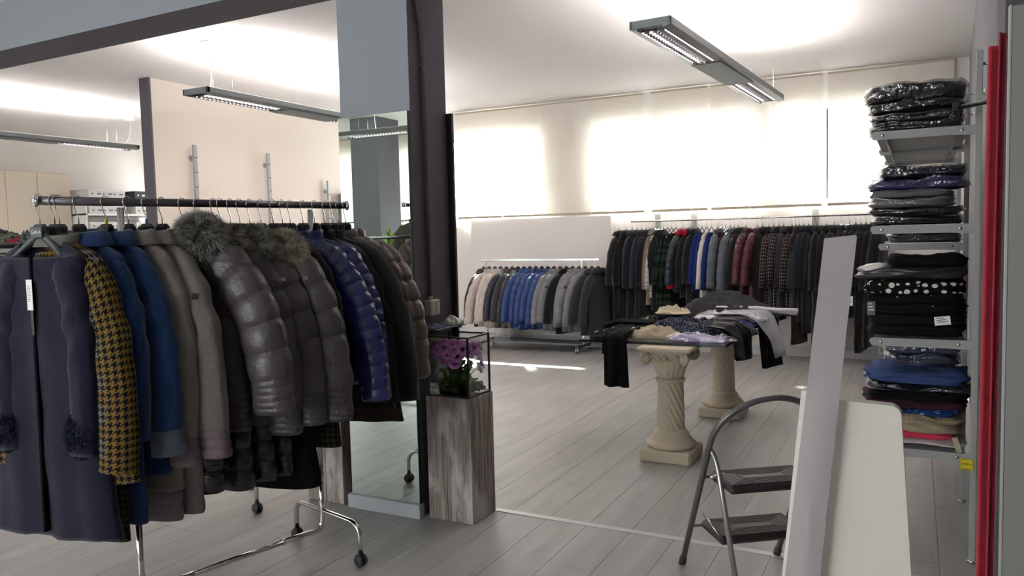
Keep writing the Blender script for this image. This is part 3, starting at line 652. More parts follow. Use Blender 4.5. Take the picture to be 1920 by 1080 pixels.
# local frame: x along width, y = backwards (-front)
def L(d, e, z): return (e-.222, .25-d, z)
def hl(z, e): return L(.01+z*.50, e, z)
pts = [hl(.012, 0), hl(.66, 0), hl(.80, .03), hl(.80, WS-.03), hl(.66, WS), hl(.012, WS)]
pth = [Vector(hl(.012, 0)), Vector(hl(.35, 0))]+[Vector(hl(.62+.185*math.sin(a), .222-.222*math.cos(a))) for a in (PI*i/24 for i in range(25))]+[Vector(hl(.35, WS)), Vector(hl(.012, WS))]
MB().tube(pth, .0125, 14).build('hoop_frame', m_hoop, t)
for e in (0, WS):
    sg = 1 if e == 0 else -1; ee = e+sg*.028
    MB().tube(round_path([L(.295, e+sg*.004, .60), L(.32, ee, .54), L(.53, ee, .012)], .06), .0105, 12).build('front_leg', m_leg, t)
    MB().tube([hl(0, e), hl(.035, e)], .0155, 12).build('rubber_foot', m_rubber, t)
    MB().tube([L(.534, ee, 0), L(.52, ee, .03)], .0135, 12).build('rubber_foot', m_rubber, t)
    MB().tube([L(.2, e+sg*.02, .29), L(.30, e+sg*.045, .235)], .004, 8).build('link_rod', m_chrome, t)
    MB().tube([L(.30, ee-sg*.02, .475), L(.30, ee+sg*.03, .475)], .007, 10).build('pivot_bolt', m_chrome, t)
for (d0, d1, z) in ((.13, .335, .24), (.22, .425, .475)):
    x0, x1 = .035, WS-.035; s = MB(); a = L(d1, x0, z); c = L(d0, x1, z)
    s.box(a[0], c[0], a[1], c[1], z-.036, z, bev=.012); so = s.build('step', m_step, t)
    rb_ = MB()
    for k in range(6):
        i = .012+k*.0125; X0, X1, Y0, Y1 = a[0]+i*1.3, c[0]-i*1.3, a[1]+i, c[1]-i; w = .0025
        for (p, q_, r, s2) in ((X0, X1, Y0, Y0+w*2), (X0, X1, Y1-w*2, Y1), (X0, X0+w*2, Y0+w*2, Y1-w*2), (X1-w*2, X1, Y0+w*2, Y1-w*2)): rb_.box(p, q_, r, s2, z, z+.0022)
    rb_.build('tread_ribs', m_rib, so)
    MB().tube([L(d0+.02, -.0, z-.018), L(d0+.02, WS, z-.018)], .006, 8).build('step_axle', m_blackp, t)

# ---------------------------------------------------------------- foreground boards
def quadboard(name, c, th, m, label, cat, rad=0.0):
    """c: 4 corners (bl, br, tr, tl); slab with thickness th behind, rounded top corners"""
    c = [Vector(p) for p in c]; n = (c[1]-c[0]).cross(c[3]-c[0]).normalized(); P = [c[0], c[1]]
    if rad: 
        P += bez(c[2]+(c[1]-c[2]).normalized()*rad, c[2], c[2]+(c[3]-c[2]).normalized()*rad, 8)+bez(c[3]+(c[2]-c[3]).normalized()*rad*.4, c[3], c[3]+(c[0]-c[3]).normalized()*rad*.4, 5)
    else: P += [c[2], c[3]]
    k = len(P); V = [p for p in P]+[p-n*th for p in P]; F = [tuple(range(k)), tuple(range(2*k-1, k-1, -1))]+[(i, k+i, k+(i+1) % k, (i+1) % k) for i in range(k)]
    o0 = (c[0]+c[1])/2; return MB().add([v-o0 for v in V], F).build(name, m, None, label, cat, loc=o0)
tl, tr = (-.111, 1.14, 1.2135), (-.016, 1.14, 1.210)
quadboard('cream_board', [Vector((-.232, 1.14, 0)), Vector((.06, 1.14, 0)), Vector(tr), Vector(tl)], .022, mat('cream_laminate', '#d3cdc4', 0.6, bump=.05, bscale=80), 'cream board with a rounded corner standing closest to the camera', 'board', .014)
quadboard('pale_side_board', [Vector((-.262, 1.17, 0)), Vector((-.225, 1.17, 0)), Vector((-.107, 1.17, 1.217)), Vector((-.145, 1.17, 1.217))], .02, mat('cream_laminate2', '#dad5cf', 0.6), 'narrow cream board beside the rounded cream board, behind the milky sheet', 'board')
quadboard('milky_acrylic_sheet', [Vector((-.262, 1.12, .0)), Vector((-.205, 1.12, .0)), Vector((-.0695, 1.12, 1.4405)), Vector((-.110, 1.12, 1.4365))], .005, translucent('milky_acrylic', '#cdc6ca', .5, .34, .25), 'tall milky acrylic sheet leaning in the foreground', 'acrylic sheet', .004)
#==RACKS==
# ---------------------------------------------------------------- wall shelving on the right
def shelf_unit(y0, y1, levels, label, near_up=True):
    t = empty('shelving_unit', (.225, y0, 0), 0, label, 'shelving')
    ys = ([y0] if near_up else [])+[y1]
    for y in ys:
        u = MB().box(-.012, .012, y-y0-.012, y-y0+.012, 0, 2.165, bev=.002).build('upright', m_steel, t)
        for z in (2.11,):
            MB().tube([(.010, y-y0, z), (.075, y-y0, z)], .006, 8).build('wall_stud', m_chrome, u); MB().tube([(.072, y-y0, z), (.075, y-y0, z)], .022, 14).build('wall_flange', m_chrome, u)
        MB().tube([(0, y-y0, 0), (0, y-y0, .012)], .018, 12).build('foot', m_chrome, u)
    for z in levels:
        for y in (y0+.001, y1-.001):
            b = MB(); sg = 1 if y < (y0+y1)/2 else -1; h = .036; Y = y-y0
            b.add([(-.012, Y, z-h-.006), (-.10, Y, z-h), (-.395, Y, z-h), (-.405, Y, z-h*.6), (-.405, Y, z-.008), (-.395, Y, z), (-.012, Y, z),
                   (-.012, Y+.004*sg, z-h-.006), (-.10, Y+.004*sg, z-h), (-.395, Y+.004*sg, z-h), (-.405, Y+.004*sg, z-h*.6), (-.405, Y+.004*sg, z-.008), (-.395, Y+.004*sg, z), (-.012, Y+.004*sg, z)],
                  [tuple(range(7))[::-1], tuple(range(7, 14))]+[(i, (i+1) % 7, 7+(i+1) % 7, 7+i) for i in range(7)])
            o = b.build('bracket', m_steel, t)
            for x in (-.36, -.06): MB().lathe([(.0075, 0), (.0075, .002), (.003, .003)], 12).build('screw', m_chrome, o, loc=(x, Y-.0005 if sg > 0 else Y, z-h*.5)).rotation_euler = (PI/2, 0, 0)
        MB().box(-.39, -.03, .006, y1-y0-.006, z-.018, z-.012, bev=.001).build('shelf_panel', m_steel, t)
        MB().tube([(-.345, .006, z-.026), (-.345, y1-y0-.006, z-.026)], .007, 8).build('cross_rod', m_steel, t)
        MB().tube([(-.07, .006, z-.026), (-.07, y1-y0-.006, z-.026)], .007, 8).build('cross_rod', m_steel, t)
    return t
m_steel2 = m_steel
shelf_unit(3.77, 4.60, (1.865, 1.455, .96, .472), 'nearest bay of grey steel wall shelving with stacks of folded clothes')
shelf_unit(4.601+.012, 5.44, (1.865, 1.36, .70), 'second bay of grey steel wall shelving behind the nearest one', False)
def fold(x, y, z, lx, ly, h, m, label, seed, bag=False, cat='folded garment', rz=0.0, group=None, name='folded_garment', lump=1.0):
    """folded garment: soft slab with rounded fold edges and visible layers"""
    n = 40; Rg = []; rows = 9; b = MB(); rnd = random.Random(seed)
    for i in range(rows):
        s = i/(rows-1); zz = h*s; e = .5+.5*math.sin(PI*min(max(s, .0), 1))**.5
        lay = -.004*abs(math.cos(s*PI*2.0)); ring = []
        for k in range(n):
            a = 2*PI*k/n; ca, sa = math.cos(a), math.sin(a); sq = (abs(ca)**6+abs(sa)**6)**(-1/6)
            wv = 1+.05*lump*fbm(ca*2, sa*2, s*2.2, seed)*2; rx = (lx/2-.014+.014*e+lay)*wv; ry = (ly/2-.014+.014*e+lay)*wv
            X, Y = sq*ca*rx, sq*sa*ry
            ring.append((X, Y, max(.0, zz+(.010*lump*fbm(X*9, Y*9, 3, seed)*s*1.5))))
        Rg.append(ring)
    last = Rg[-1]
    for q_ in (.7, .35, .05): Rg.append([(p[0]*q_, p[1]*q_, h*(1.0+.10*(1-q_))+.012*lump*fbm(p[0]*q_*12, p[1]*q_*12, 1, seed)) for p in last])
    b.rings(Rg); o = b.build(name, m, None, label, cat, group, loc=(x, y, z)); o.rotation_euler = (0, 0, rz)
    if bag:
        V = [(v.co.x*1.05+.006*fbm(v.co.x*20, v.co.y*20, v.co.z*30, seed+9), v.co.y*1.05, v.co.z*1.04+.004+.012*fbm(v.co.x*14, v.co.y*14, v.co.z*20, seed)*(1 if v.co.z > .01 else 0)) for v in o.data.vertices]
        me = o.data.copy(); 
        for v, c in zip(me.vertices, V): v.co = (c[0], c[1], max(.001, c[2]))
        me.materials.clear(); me.materials.append(m_bag); c = bpy.data.objects.new('plastic_wrap', me); COL.objects.link(c); c.parent = o
    return o
k_blk = cotton('black_knit', '#121114'); k_navy = cotton('navy_knit', '#17192c'); k_purple = cotton('indigo_knit', '#34305f'); k_rib = mat('grey_rib_knit', '#6b6769', .9, bump=.6, bscale=60, stretch=(1, 1, 8)); k_dark = cotton('anthracite_knit', '#252428')
k_dots = spots('black_white_dots', '#0d0d0e', '#dcd9cf', 28, .34, rand=.45); k_leath = mat('dark_satin', '#2a2628', .35, bump=.4, bscale=14); k_rhine = spots('black_rhinestone', '#0b0b0c', '#e8e8e8', 22, .07)
k_jean = mat('blue_grey_denim', '#3b4560', .9, bump=.3, bscale=90); k_blue = cotton('denim_blue', '#3a4c78'); k_wine = cotton('wine', '#3a1f2e'); k_bprint = patches('blue_print', '#1f3f7c', '#aebcd6', 40, .6); k_pink = cotton('coral_pink', '#d2405c'); k_ribb = mat('beige_rib', '#a8997f', .95, bump=.7, bscale=30, stretch=(8, 1, 1)); k_wht = cotton('white_knit', '#d9d9d8')
SX = .018
def stack(x, y, z, items, lx, ly, where, seed):
    for k, (m, h, bag, txt, dx, sc) in enumerate(items):
        fold(x+dx, y, z, lx*sc, ly, h, m, txt+' '+where, seed+k, bag, lump=2.2 if seed == 70 else 1.3, rz=R(random.Random(seed+k).uniform(-2.5, 2.5))); z += h*1.02+(.008 if bag else .003)
stack(.0, 4.02, 1.867, [(k_blk, .038, True, 'lowest black garment in film', -.005, 1), (k_dark, .034, True, 'second lowest black garment in film', -.004, .99), (k_blk, .036, True, 'black garment just below the topmost', -.005, .99), (k_blk, .072, True, 'topmost puffy black garment in shiny clear film', -.01, 1.06)], .37, .34, 'on the top shelf', 10)
stack(.0, 4.02, 1.457, [(k_blk, .033, True, 'black garment in film, lowest', .0, .96), (k_dark, .030, True, 'anthracite garment in film, second from the bottom', .0, .97), (k_rib, .034, True, 'grey ribbed knit in film, third from the bottom', -.02, .90), (k_rib, .032, False, 'folded grey ribbed sweater under the indigo one', -.02, .90), (k_purple, .042, True, 'indigo sweater in clear film', .0, 1.02), (k_navy, .045, True, 'loosely heaped dark teal garment in film, topmost', .02, .9)], .37, .34, 'on the second shelf', 30)
stack(.0, 4.02, .962, [(k_blk, .046, False, 'lowest folded black garment', .0, .99), (k_blk, .044, False, 'black garment behind the white ticket, second from the bottom', .0, .99), (k_rhine, .042, False, 'black garment with small rhinestones', .0, 1.0), (k_rhine, .040, False, 'crystal-dotted black knit just under the white-dotted one', .0, .98), (k_dots, .062, False, 'black garment with white dots', -.01, 1.04), (k_leath, .055, False, 'dark satin garment with a sleeve sticking out', -.02, 1.12), (k_blk, .04, False, 'small black garment topping the stack', .04, .8)], .39, .34, 'on the third shelf', 50)
stack(.01, 4.02, .474, [(k_wht, .022, False, 'white knit at the very bottom', .01, .95), (k_pink, .026, False, 'coral pink garment near the bottom', -.03, .92), (k_ribb, .040, False, 'crumpled beige ribbed sweater', -.01, .98), (k_ribb, .030, False, 'second beige ribbed knit', .0, .93), (k_bprint, .026, False, 'blue printed garment with white dashes', -.01, .96), (k_wine, .030, False, 'wine-coloured folded garment', -.01, 1.06), (k_blk, .036, False, 'black garment with a pink patch', .0, 1.04), (k_navy, .028, True, 'dark navy garment in film', .0, 1.06), (k_blue, .050, False, 'denim blue garment on top', -.005, 1.06)], .38, .34, 'on the lowest shelf', 70)
stack(.04, 4.85, 1.362, [(k_navy, .035, True, 'dark grey garment in film', 0, 1), (k_dark, .032, True, 'navy garment in film', 0, 1)], .34, .34, 'on the far-bay upper shelf', 100)
stack(.03, 4.85, .702, [(k_jean, .05, True, 'blue-grey jeans in film, lower pair', 0, 1), (k_jean, .065, True, 'blue-grey jeans in film, upper pair', 0, 1)], .36, .34, 'on the far-bay lower shelf', 110)
# tickets on the stacks
def ticket(x, y, z, w, h, label, m=None, tilt=0, lines=3):
    t = MB().box(-w/2, w/2, -.0006, .0006, -h/2, h/2).build('paper_ticket', m or m_papertag, None, label, 'ticket', loc=(x, y, z)); t.rotation_euler = (0, tilt, 0)
    b = MB()
    for k in range(lines): b.box(-w*.36, w*(.1+.25*((k*7) % 3)/2), -.0012, -.0007, h*.28-k*h*.22, h*.28-k*h*.22+h*.07)
    b.build('printed_lines', m_ink if m is None else m_papertag, t); return t
ticket(.105, 3.842, 1.035, .062, .038, 'white paper ticket on the black stack of the third shelf', tilt=-.12)
ticket(-.178, 3.835, 1.085, .034, .062, 'grey hanging tag at the left of the black stack', mat('grey_card', '#55595e', .5))
t = MB().box(-.024, .024, -.0006, .0006, -.024, .024).build('yellow_ticket', mat('yellow_card', '#d8c81e', .6), None, 'yellow paper ticket with two black frames hanging from the lowest bracket', 'ticket', loc=(.200, 3.752, .432)); b = MB()
for z in (-.022, .001): 
    for (p, q_, r, s_) in ((-.021, .021, z, z+.0012), (-.021, .021, z+.0195, z+.0207), (-.021, -.0198, z, z+.02), (.0198, .021, z, z+.02)): b.box(p, q_, -.0012, -.0007, r, s_)
    b.box(-.013, .013, -.0012, -.0007, z+.003, z+.0045)
b.build('black_frames', m_ink, t)
t = MB().box(-.011, .011, -.0008, .0008, -.034, .034).build('kraft_tag', mat('kraft_card', '#b5a588', .8), None, 'beige swing tag on a string in front of the white knit', 'tag', loc=(.165, 3.80, .50)); t.rotation_euler = (.0, -.3, 0)
# black rod with hook at the top of the shelving, red ribbed curtain, grey panel
t = empty('black_rod', (.26, 3.55, 1.925), 0, 'black hanging rod with an end clamp crossing in front of the top stack', 'rod')
MB().tube([(-.12, .10, -.002), (.02, -.02, .003), (.10, -.10, .006)], .0095, 12).build('rod', m_blackp, t)
MB().box(-.135, -.108, .085, .112, -.02, .02, bev=.005).build('clamp', m_blackp, t)
MB().tube([(-.122, .098, -.02), (-.130, .094, -.045)], [.012, .02], 12).build('clamp_foot', m_blackp, t)
m_red = mat('red_ribbed_fabric', '#b0122f', .8, bump=.5, bscale=300, sheen=.2)
t = empty('red_curtain', (.222, 2.86, 0), 0, 'long red ribbed fabric strip hanging beside the pale grey panel', 'curtain')
for k, (x0, x1, zt, y) in enumerate(((-.030, .004, 2.0, .0), (-.004, .018, 2.035, -.014))):
    b = MB(); Rg = []; rows = 260
    for i in range(rows+1):
        z = .02+(zt-.02)*i/rows; pf = .0022*abs(math.sin(i*PI/4))**.4; ring = []
        for j in range(13):
            v = j/12; x = x0+(x1-x0)*v-.012*(1-z/zt); ring.append((x, y-.012*math.sin(v*PI*1.3+k)-pf-.004*math.sin(v*9), z))
        ring += [(p[0], p[1]+.006, p[2]) for p in ring[::-1]]; Rg.append(ring)
    b.rings(Rg).build('layer', m_red, t)
MB().tube([(.0, .0, 2.022), (.06, -.004, 2.03)], .006, 8).build('curtain_rod', m_blackp, t)
t = empty('grey_cabin_panel', (.597, 2.74, 0), 0, 'pale grey panel at the right edge beside the red fabric', 'panel')
MB().box(-.355, .36, -.012, .012, 0, 2.085, bev=.002).build('board', mat('panel_grey', '#8d8b87', .7), t)
MB().box(-.362, -.355, -.014, .014, 0, 2.088, bev=.001).build('edge_strip', mat('panel_edge', '#b1b0ae', .6), t)

# socket by the skirting, switch and conduit on the column
t = empty('wall_socket', (-.285, YB-.0855, .115), 0, 'white double wall socket on the skirting below the shelving', 'socket'); MB().box(-.07, .07, -.02, 0, -.045, .045, bev=.004).build('plate', m_white, t); MB().box(-.045, -.015, -.022, -.0205, -.02, .02).build('outlet', m_steel, t); MB().box(.015, .045, -.022, -.0205, -.02, .02).build('outlet', m_steel, t)
t = empty('switch_box', (-2.2695, 3.385, 1.085), 0, 'cream surface switch box low on the dark side of the column', 'switch'); m_cr = mat('cream_bakelite', '#a79f8c', .5)
MB().box(0, .045, -.045, .045, -.042, .042, bev=.006).build('box', m_cr, t); MB().box(.045, .049, .008, .030, -.026, .026, bev=.001).build('rocker', mat('rocker', '#c9c2b0', .5), t); MB().tube([(.02, -.01, .042), (.02, -.01, .06)], .012, 10).build('gland', m_cr, t)
t = MB().tube(round_path([(.0, 0, 0), (.0, 0, 1.40), (0, -.08, 1.62), (0, -.085, 1.72)], .2, 8), .0095, 10).build('cable_conduit', m_dgrey, None, 'grey cable conduit running up the dark side of the column', 'conduit', loc=(-2.258, 3.385, 1.13))
for z in (.45, 1.20): MB().box(-.011, .012, -.014, .014, z, z+.012).build('clip', m_dgrey, t)

# ---------------------------------------------------------------- clothes
m_hang = mat('hanger_black', '#1d1e20', .28); m_hang2 = mat('hanger_grey_green', '#3c4447', .3)
HREST = -.085
def hanger(loc, rz, label, group, big=True, logo=False, m=None, hi=True, size=None, rail_r=.017, span=.15):
    t = empty('clothes_hanger', loc, rz, label, 'hanger', group); m = m or m_hang
    top = rail_r+.004; n = 14 if hi else 7
    pts = [(0, top*math.cos(a)*1.0, top*math.sin(a)) for a in (PI*1.05-PI*1.25*k/n for k in range(n+1))]
    pts = [(p[0], -p[1], p[2]) for p in pts]; e = pts[-1]
    pts = pts+[(0, e[1]*.7, e[2]-.02), (0, 0, -.055), (0, 0, HREST)]
    MB().tube(pts, .0019 if hi else .0022, 6 if hi else 4).build('hook', m_chrome, t)
    if big:
        Rg = []; N = 26 if hi else 10
        for i in range(N+1):
            v = (i/N-.5)*2; x = v*span; av = abs(v); z = HREST-.024-.118*av**1.1; hh = .034*(1-av)**1.2+.012; dd = .010+.012*av
            y = -.012*av**2
            Rg.append([(x, y-dd, z-hh*.4), (x, y-dd*.8, z+hh*.35), (x, y, z+hh*.5), (x, y+dd*.8, z+hh*.35), (x, y+dd, z-hh*.4), (x, y, z-hh*.5)])
        MB().rings(Rg).build('shoulder_bar', m, t)
        MB().box(-.030, .030, -.015, .015, HREST-.052, HREST+.004, bev=.011).build('neck_block', m, t)
        if logo:
            MB().box(-.027, .027, -.0185, -.0155, HREST-.043, HREST-.006, bev=.001).build('logo_plate', m_blackp, t)
            text_obj('logo_lettering', 'GAIA', .0165, m_papertag, t, (0, -.0188, HREST-.024), (PI/2, 0, 0))
    else:
        MB().tube([(-span, 0, HREST-.08), (-.02, 0, HREST-.008), (0, 0, HREST), (.02, 0, HREST-.008), (span, 0, HREST-.08)], .005, 5).build('shoulder_bar', m, t)
    if size: MB().tube([(0, 0, HREST+.004), (0, 0, HREST+.022)], .0055, 8).build('size_marker', mat('marker_'+size, size, .5), t)
    return t

def garment(name, label, cat, group, loc, rz, m, L=.75, sh=.195, b=.045, hem=None, hb=None, cuff=(.30, -.80), sr=(.072, .058), quilt=0, qa=.009, fine=None, fold=.008, zn=-.148, collar=None, mc=None, ms=None, seed=0, hi=True, sy=.72, back=False, right=True, left=True, neckw=.092, sdrop=.06, slv_q=None, dip=0.0):
    """hanging coat: local x along the shoulders, -y is the front. fine=(height, pitch) gives narrow quilting near hem and cuff"""
    t = empty(name, loc, rz, label, cat, group); hem = hem or sh*1.1; hb = hb or b*1.25; rs = random.Random(seed)
    n = 44 if hi else 22
    if quilt: m = quilted(m, quilt, fine)
    def puff(s, total):
        if not quilt: return 0.0
        d = total-s
        if fine and d < fine[0]: return qa*.45*(abs(math.sin(PI*d/fine[1]))**.5)
        d2 = d-(fine[0] if fine else 0); return qa*(abs(math.sin(PI*d2/quilt))**.36)
    zs = zn-sdrop; rows = []
    ns = 8 if hi else 5
    for i in range(ns+1):
        s = i/ns; e = math.sin(s*PI/2)**1.1; rows.append((zn-sdrop*s**1.3, neckw+(sh-neckw)*e*(.55+.45*s), b*(.62+.38*s), 0))
    body = L+zs; nb = int(body/((quilt if quilt else .09)/7)) if hi else int(body/((quilt/4) if quilt else .06)); nb = max(8, min(nb, 120))
    for i in range(1, nb+1):
        s = i/nb; z = zs-body*s; u = min(1, s*1.0)
        w = sh*(1-.03*math.sin(PI*min(1, s*2)))+(hem-sh)*u; rows.append((z, w, b+(hb-b)*u, s))
    Rg = []; D = []; dist = 0; pz = zn
    for (z, w, d, s) in rows:
        dist = (zn-z); pf = puff(dist, L+zn) if s > 0 or quilt else 0
        ring = []
        for k in range(n):
            a = 2*PI*k/n-PI/2; ca, sa = math.cos(a), math.sin(a); x = w*(abs(ca)**.8)*(1 if ca > 0 else -1); y = d*(abs(sa)**.75)*(1 if sa > 0 else -1)
            f = fold*(math.sin(x*38+seed*1.7+z*2)*.7+math.sin(x*17-seed)*.8)*(.2+s)
            nz = .006*fbm(x*7, z*7, y*9, seed)+(.0035*fbm(x*26, z*30, y*20, seed) if quilt else .002*fbm(x*20, z*8, y*9, seed))
            k2 = 1+(pf+nz)/max(w, .05); k3 = 1+(pf+nz*1.5+(f if sa < 0 else -f))/max(d, .03)
            if not quilt and s > .2: k2 += .03*math.sin(z*9+seed)*s
            dz = -dip*max(0, 1-dist/.05)*max(0, -sa)**.8
            ring.append((x*k2, y*k3, z+dz+(.006*fbm(x*6, y*6, 3, seed) if s == 1 else 0)))
        Rg.append(ring); D.append(dist)
    cu = [0]
    for k in range(n): cu.append(cu[-1]+(Vector(Rg[-1][(k+1) % n])-Vector(Rg[-1][k])).length)
    top = Rg[0]; Rg = [[(p[0]*.97, p[1]*.86, p[2]-.004) for p in top], [(p[0]*.985, p[1]*.93, p[2]+.001) for p in top]]+Rg; D = [0, 0]+D
    MB().rings(Rg[::-1], caps='first' if dip else True, uvs=lambda i, j: (cu[j], D[-1]-D[len(D)-1-i])).build('body', m, t)
    Ls = []
    for sd in ((1,) if right and not left else (-1, 1) if right else (-1,)):
        cx = cuff[0]*(1 if sd > 0 else .93); cz = cuff[1]; p0 = Vector((sh-.115, 0, zs+.012)); p1 = Vector((sh+(.03+.48*(cx-sh) if cx > sh+.06 else .02), -.012, zs+(cz-zs)*.16)); p2 = Vector((cx-sr[1], -.03, cz))
        ln = (p1-p0).length+(p2-p1).length; N = max(12, int(ln/((quilt or .09)/7))) if hi else max(8, int(ln/((quilt/4) if quilt else .08))); N = min(N, 100)
        P = bez(p0, p1, p2, N+1); m2 = 26 if hi else 12; RR = []; DD = [0]
        for i in range(N): DD.append(DD[-1]+(P[i+1]-P[i]).length)
        for i, p in enumerate(P):
            s = i/N; tt = (P[min(i+1, N)]-P[max(i-1, 0)]).normalized(); nx = Vector((-tt.z, 0, tt.x)).normalized(); ny = Vector((0, 1, 0)); r = sr[0]+(sr[1]-sr[0])*s
            u_s = min(1, s/.20); cap = .42+.58*math.sin(u_s*PI/2); pf = puff(DD[i], DD[-1]) if s > .05 else 0; ring = []
            for k in range(m2):
                a = 2*PI*k/m2; ca, sa = math.cos(a), math.sin(a)
                wr = .0050*fbm(ca*2.5, sa*2.5, s*14, seed+sd)+(.006*math.sin(s*30+ca*2.5+seed)*math.exp(-((s-.5)/.18)**2) if not quilt else .003*fbm(ca*6, sa*6, s*40, seed))
                rr = r*cap+pf+wr; q = p+nx*(ca*rr)*1.0+ny*(sa*rr*sy); ring.append((q.x*sd, q.y, q.z))
            RR.append(ring)
        if sd > 0: RR = [r[::-1] for r in RR]
        MB().rings(RR, uvs=lambda i, j: (j*2*PI*sr[0]/m2, DD[-1]-DD[i])).build('sleeve', ms or m, t); Ls.append((p2, P, DD))
    mcc = mc or m
    if collar == 'stand' or collar == 'fold':
        RR = []; h = .045 if collar == 'stand' else .055; k_ = 16
        prof = [(1.0, 0), (1.0, .4), (.96, .8), (.93, 1.0), (.86, 1.0), (.84, .5), (.84, 0)] if collar == 'stand' else [(.86, 0), (.86, .8), (.92, 1.0), (1.04, .95), (1.22, .55), (1.42, .05), (1.38, -.05), (1.1, .2), (1.02, .0)]
        N = 32 if hi else 16
        for (q, hz) in prof:
            RR.append([(neckw*q*math.cos(a)*1.05, .062*q*math.sin(a)*.95+.004, zn-.012+h*hz*(1+.15*math.sin(a))+(.006*abs(math.sin(hz*9)) if quilt else 0)) for a in (2*PI*k/N for k in range(N))])
        MB().rings(RR[::-1], caps=False).build('collar', mcc, t)
    if collar == 'round':
        MB().rings([[(p[0]*.955, p[1]*.82, p[2]-.006) for p in top], [(p[0]*.8, p[1]*.6, p[2]-.03) for p in top], [(p[0]*.7, p[1]*.5, zn-.10) for p in top]][::-1], caps='first').build('lining', mcc, t)
    return t, Ls
def fur(parent, c, rad, m, count, seed, ln=.036, core=True, name='fur_trim'):
    rnd = random.Random(seed); b = MB(); c = Vector(c)
    b.rings([[(c.x+rad[0]*.93*math.sin(th)*math.cos(a), c.y+rad[1]*.93*math.sin(th)*math.sin(a), c.z+rad[2]*.93*math.cos(th)) for a in (2*PI*k/18 for k in range(18))] for th in (PI*(.02+.96*i/11) for i in range(12))])
    g = Vector((0, 0, -.5))
    for k in range(count):
        z = rnd.uniform(-1, 1); a = rnd.uniform(0, 2*PI); q = math.sqrt(1-z*z); n = Vector((q*math.cos(a), q*math.sin(a), z)); p = c+Vector((n.x*rad[0], n.y*rad[1], n.z*rad[2]))*.93
        nn = (n+g*.35+Vector((rnd.gauss(0, .35), rnd.gauss(0, .35), rnd.gauss(0, .35)))).normalized(); L_ = ln*rnd.uniform(.5, 1.25); sd = nn.cross(Vector((rnd.random()-.5, rnd.random()-.5, rnd.random()-.5))).normalized()*.0013
        m1 = p+nn*L_*.55+g*L_*.12; e = p+nn*L_+g*L_*.45; b.add([p-sd, p+sd, m1+sd*.8, m1-sd*.8, e], [(0, 1, 2, 3), (3, 2, 4)], UV=[[(0, 0), (1, 0), (1, .5), (0, .5)], [(0, .5), (1, .5), (.5, 1)]])
    return b.build(name, m, parent)
def fur_mat(name, a, b_, tip):
    m = mat(name, a, .75, spec=.3); N, L = nodes(m); p = N['Principled BSDF']; tc = N.new('ShaderNodeTexCoord'); n = N.new('ShaderNodeTexNoise'); n.inputs['Scale'].default_value = 26; L.new(tc.outputs['Object'], n.inputs[0])
    r = N.new('ShaderNodeValToRGB'); e = r.color_ramp.elements; e[0].position = .40; e[0].color = hexc(a); e[1].position = .62; e[1].color = hexc(b_); L.new(n.outputs[0], r.inputs[0])
    uv = N.new('ShaderNodeUVMap'); s = N.new('ShaderNodeSeparateXYZ'); L.new(uv.outputs[0], s.inputs[0]); f = math_node(N, L, 'MULTIPLY', s.outputs[1], .45)
    L.new(mixc(N, L, f, r.outputs[0], hexc(tip)), p.inputs['Base Color']); return m
f_grey = fur_mat('fur_grey_green', '#303535', '#97958e', '#cfccc1'); f_tan = fur_mat('fur_tan', '#3b3932', '#b8ab93', '#e0d7c4'); f_navy = fur_mat('fur_navy', '#12142a', '#1c1f3c', '#2a2d4c')

# ---- front rack
RA = Vector((-2.69, 1.62, 1.611)); RB = Vector((-2.376, 2.88, 1.611)); RD = (RB-RA).normalized(); rang = math.atan2(RD.y, RD.x)
def rp(t): return RA+(RB-RA)*t
t = empty('garment_rack', rp(.53).xy.to_3d(), rang, 'chrome rolling garment rack full of winter coats in the left foreground', 'garment rack'); LR = (RB-RA).length; o_ = .53*LR
ov = MB(); ov.rings([[(x, .0085*math.cos(a), 1.611+.0155*math.sin(a)) for a in (2*PI*k/20 for k in range(20))] for x in (-o_, LR-o_)]).build('rail', m_darkchrome, t)
for x in (-o_-.004, LR-o_+.002):
    rr = []
    e = MB()
    e.rings([[(x+dx, q*.014*math.cos(a), 1.611+q*.022*math.sin(a)) for a in (2*PI*k/20 for k in range(20))] for q, dx in ((.5, -.006), (1, -.003), (1, .003), (.5, .006))])
    for k in range(4): e.tube([(x-.008, -.016, 1.602+k*.008-.004), (x-.010, 0, 1.602+k*.008-.004), (x-.008, .016, 1.602+k*.008-.004)], .0022, 6)
    e.build('end_cap', m_chrome, t)
XN, XF = .212*LR-o_, .845*LR-o_
zb = .12
for x, s in ((XN, 1), (XF, -1)):
    up = MB(); up.tube([(x, 0, 1.59), (x, 0, .40)], .0125, 14); up.tube(round_path([(x, 0, .42), (x, 0, zb), (x+s*.06, 0, zb), (x+s*.2, 0, zb)], .075, 8), .0125, 14); up.build('upright', m_chrome, t)
    sp = Vector((0, 1, 0))
    za = .19 if s < 0 else .085
    lp = round_path([(x-s*.02, -.25, .055), (x-s*.02, -.25, za), (x, 0, za+.015 if s < 0 else za), (x-s*.02, .25, za), (x-s*.02, .25, .055)], .07 if s < 0 else .02, 8)
    MB().tube(lp, .0115, 12).build('leg', m_chrome, t)
    for y in (-.25, .25):
        c = empty('caster', (x-s*.02, y, 0)); c.parent = t
        for k in (-1, 1): MB().rings([[(k*dx, r*math.cos(a), .028+r*math.sin(a)) for a in (2*PI*j/20 for j in range(20))] for r, dx in ((.019, .004), (.0275, .006), (.028, .014), (.022, .021))]).build('wheel', m_rubber, c)
        MB().tube([(0, 0, .03), (0, 0, .058)], .012, 12).build('stem', m_rubber, c)
MB().tube([(XN+.19, 0, zb), (XF-.19, 0, zb)], .0115, 12).build('base_bar', m_chrome, t)
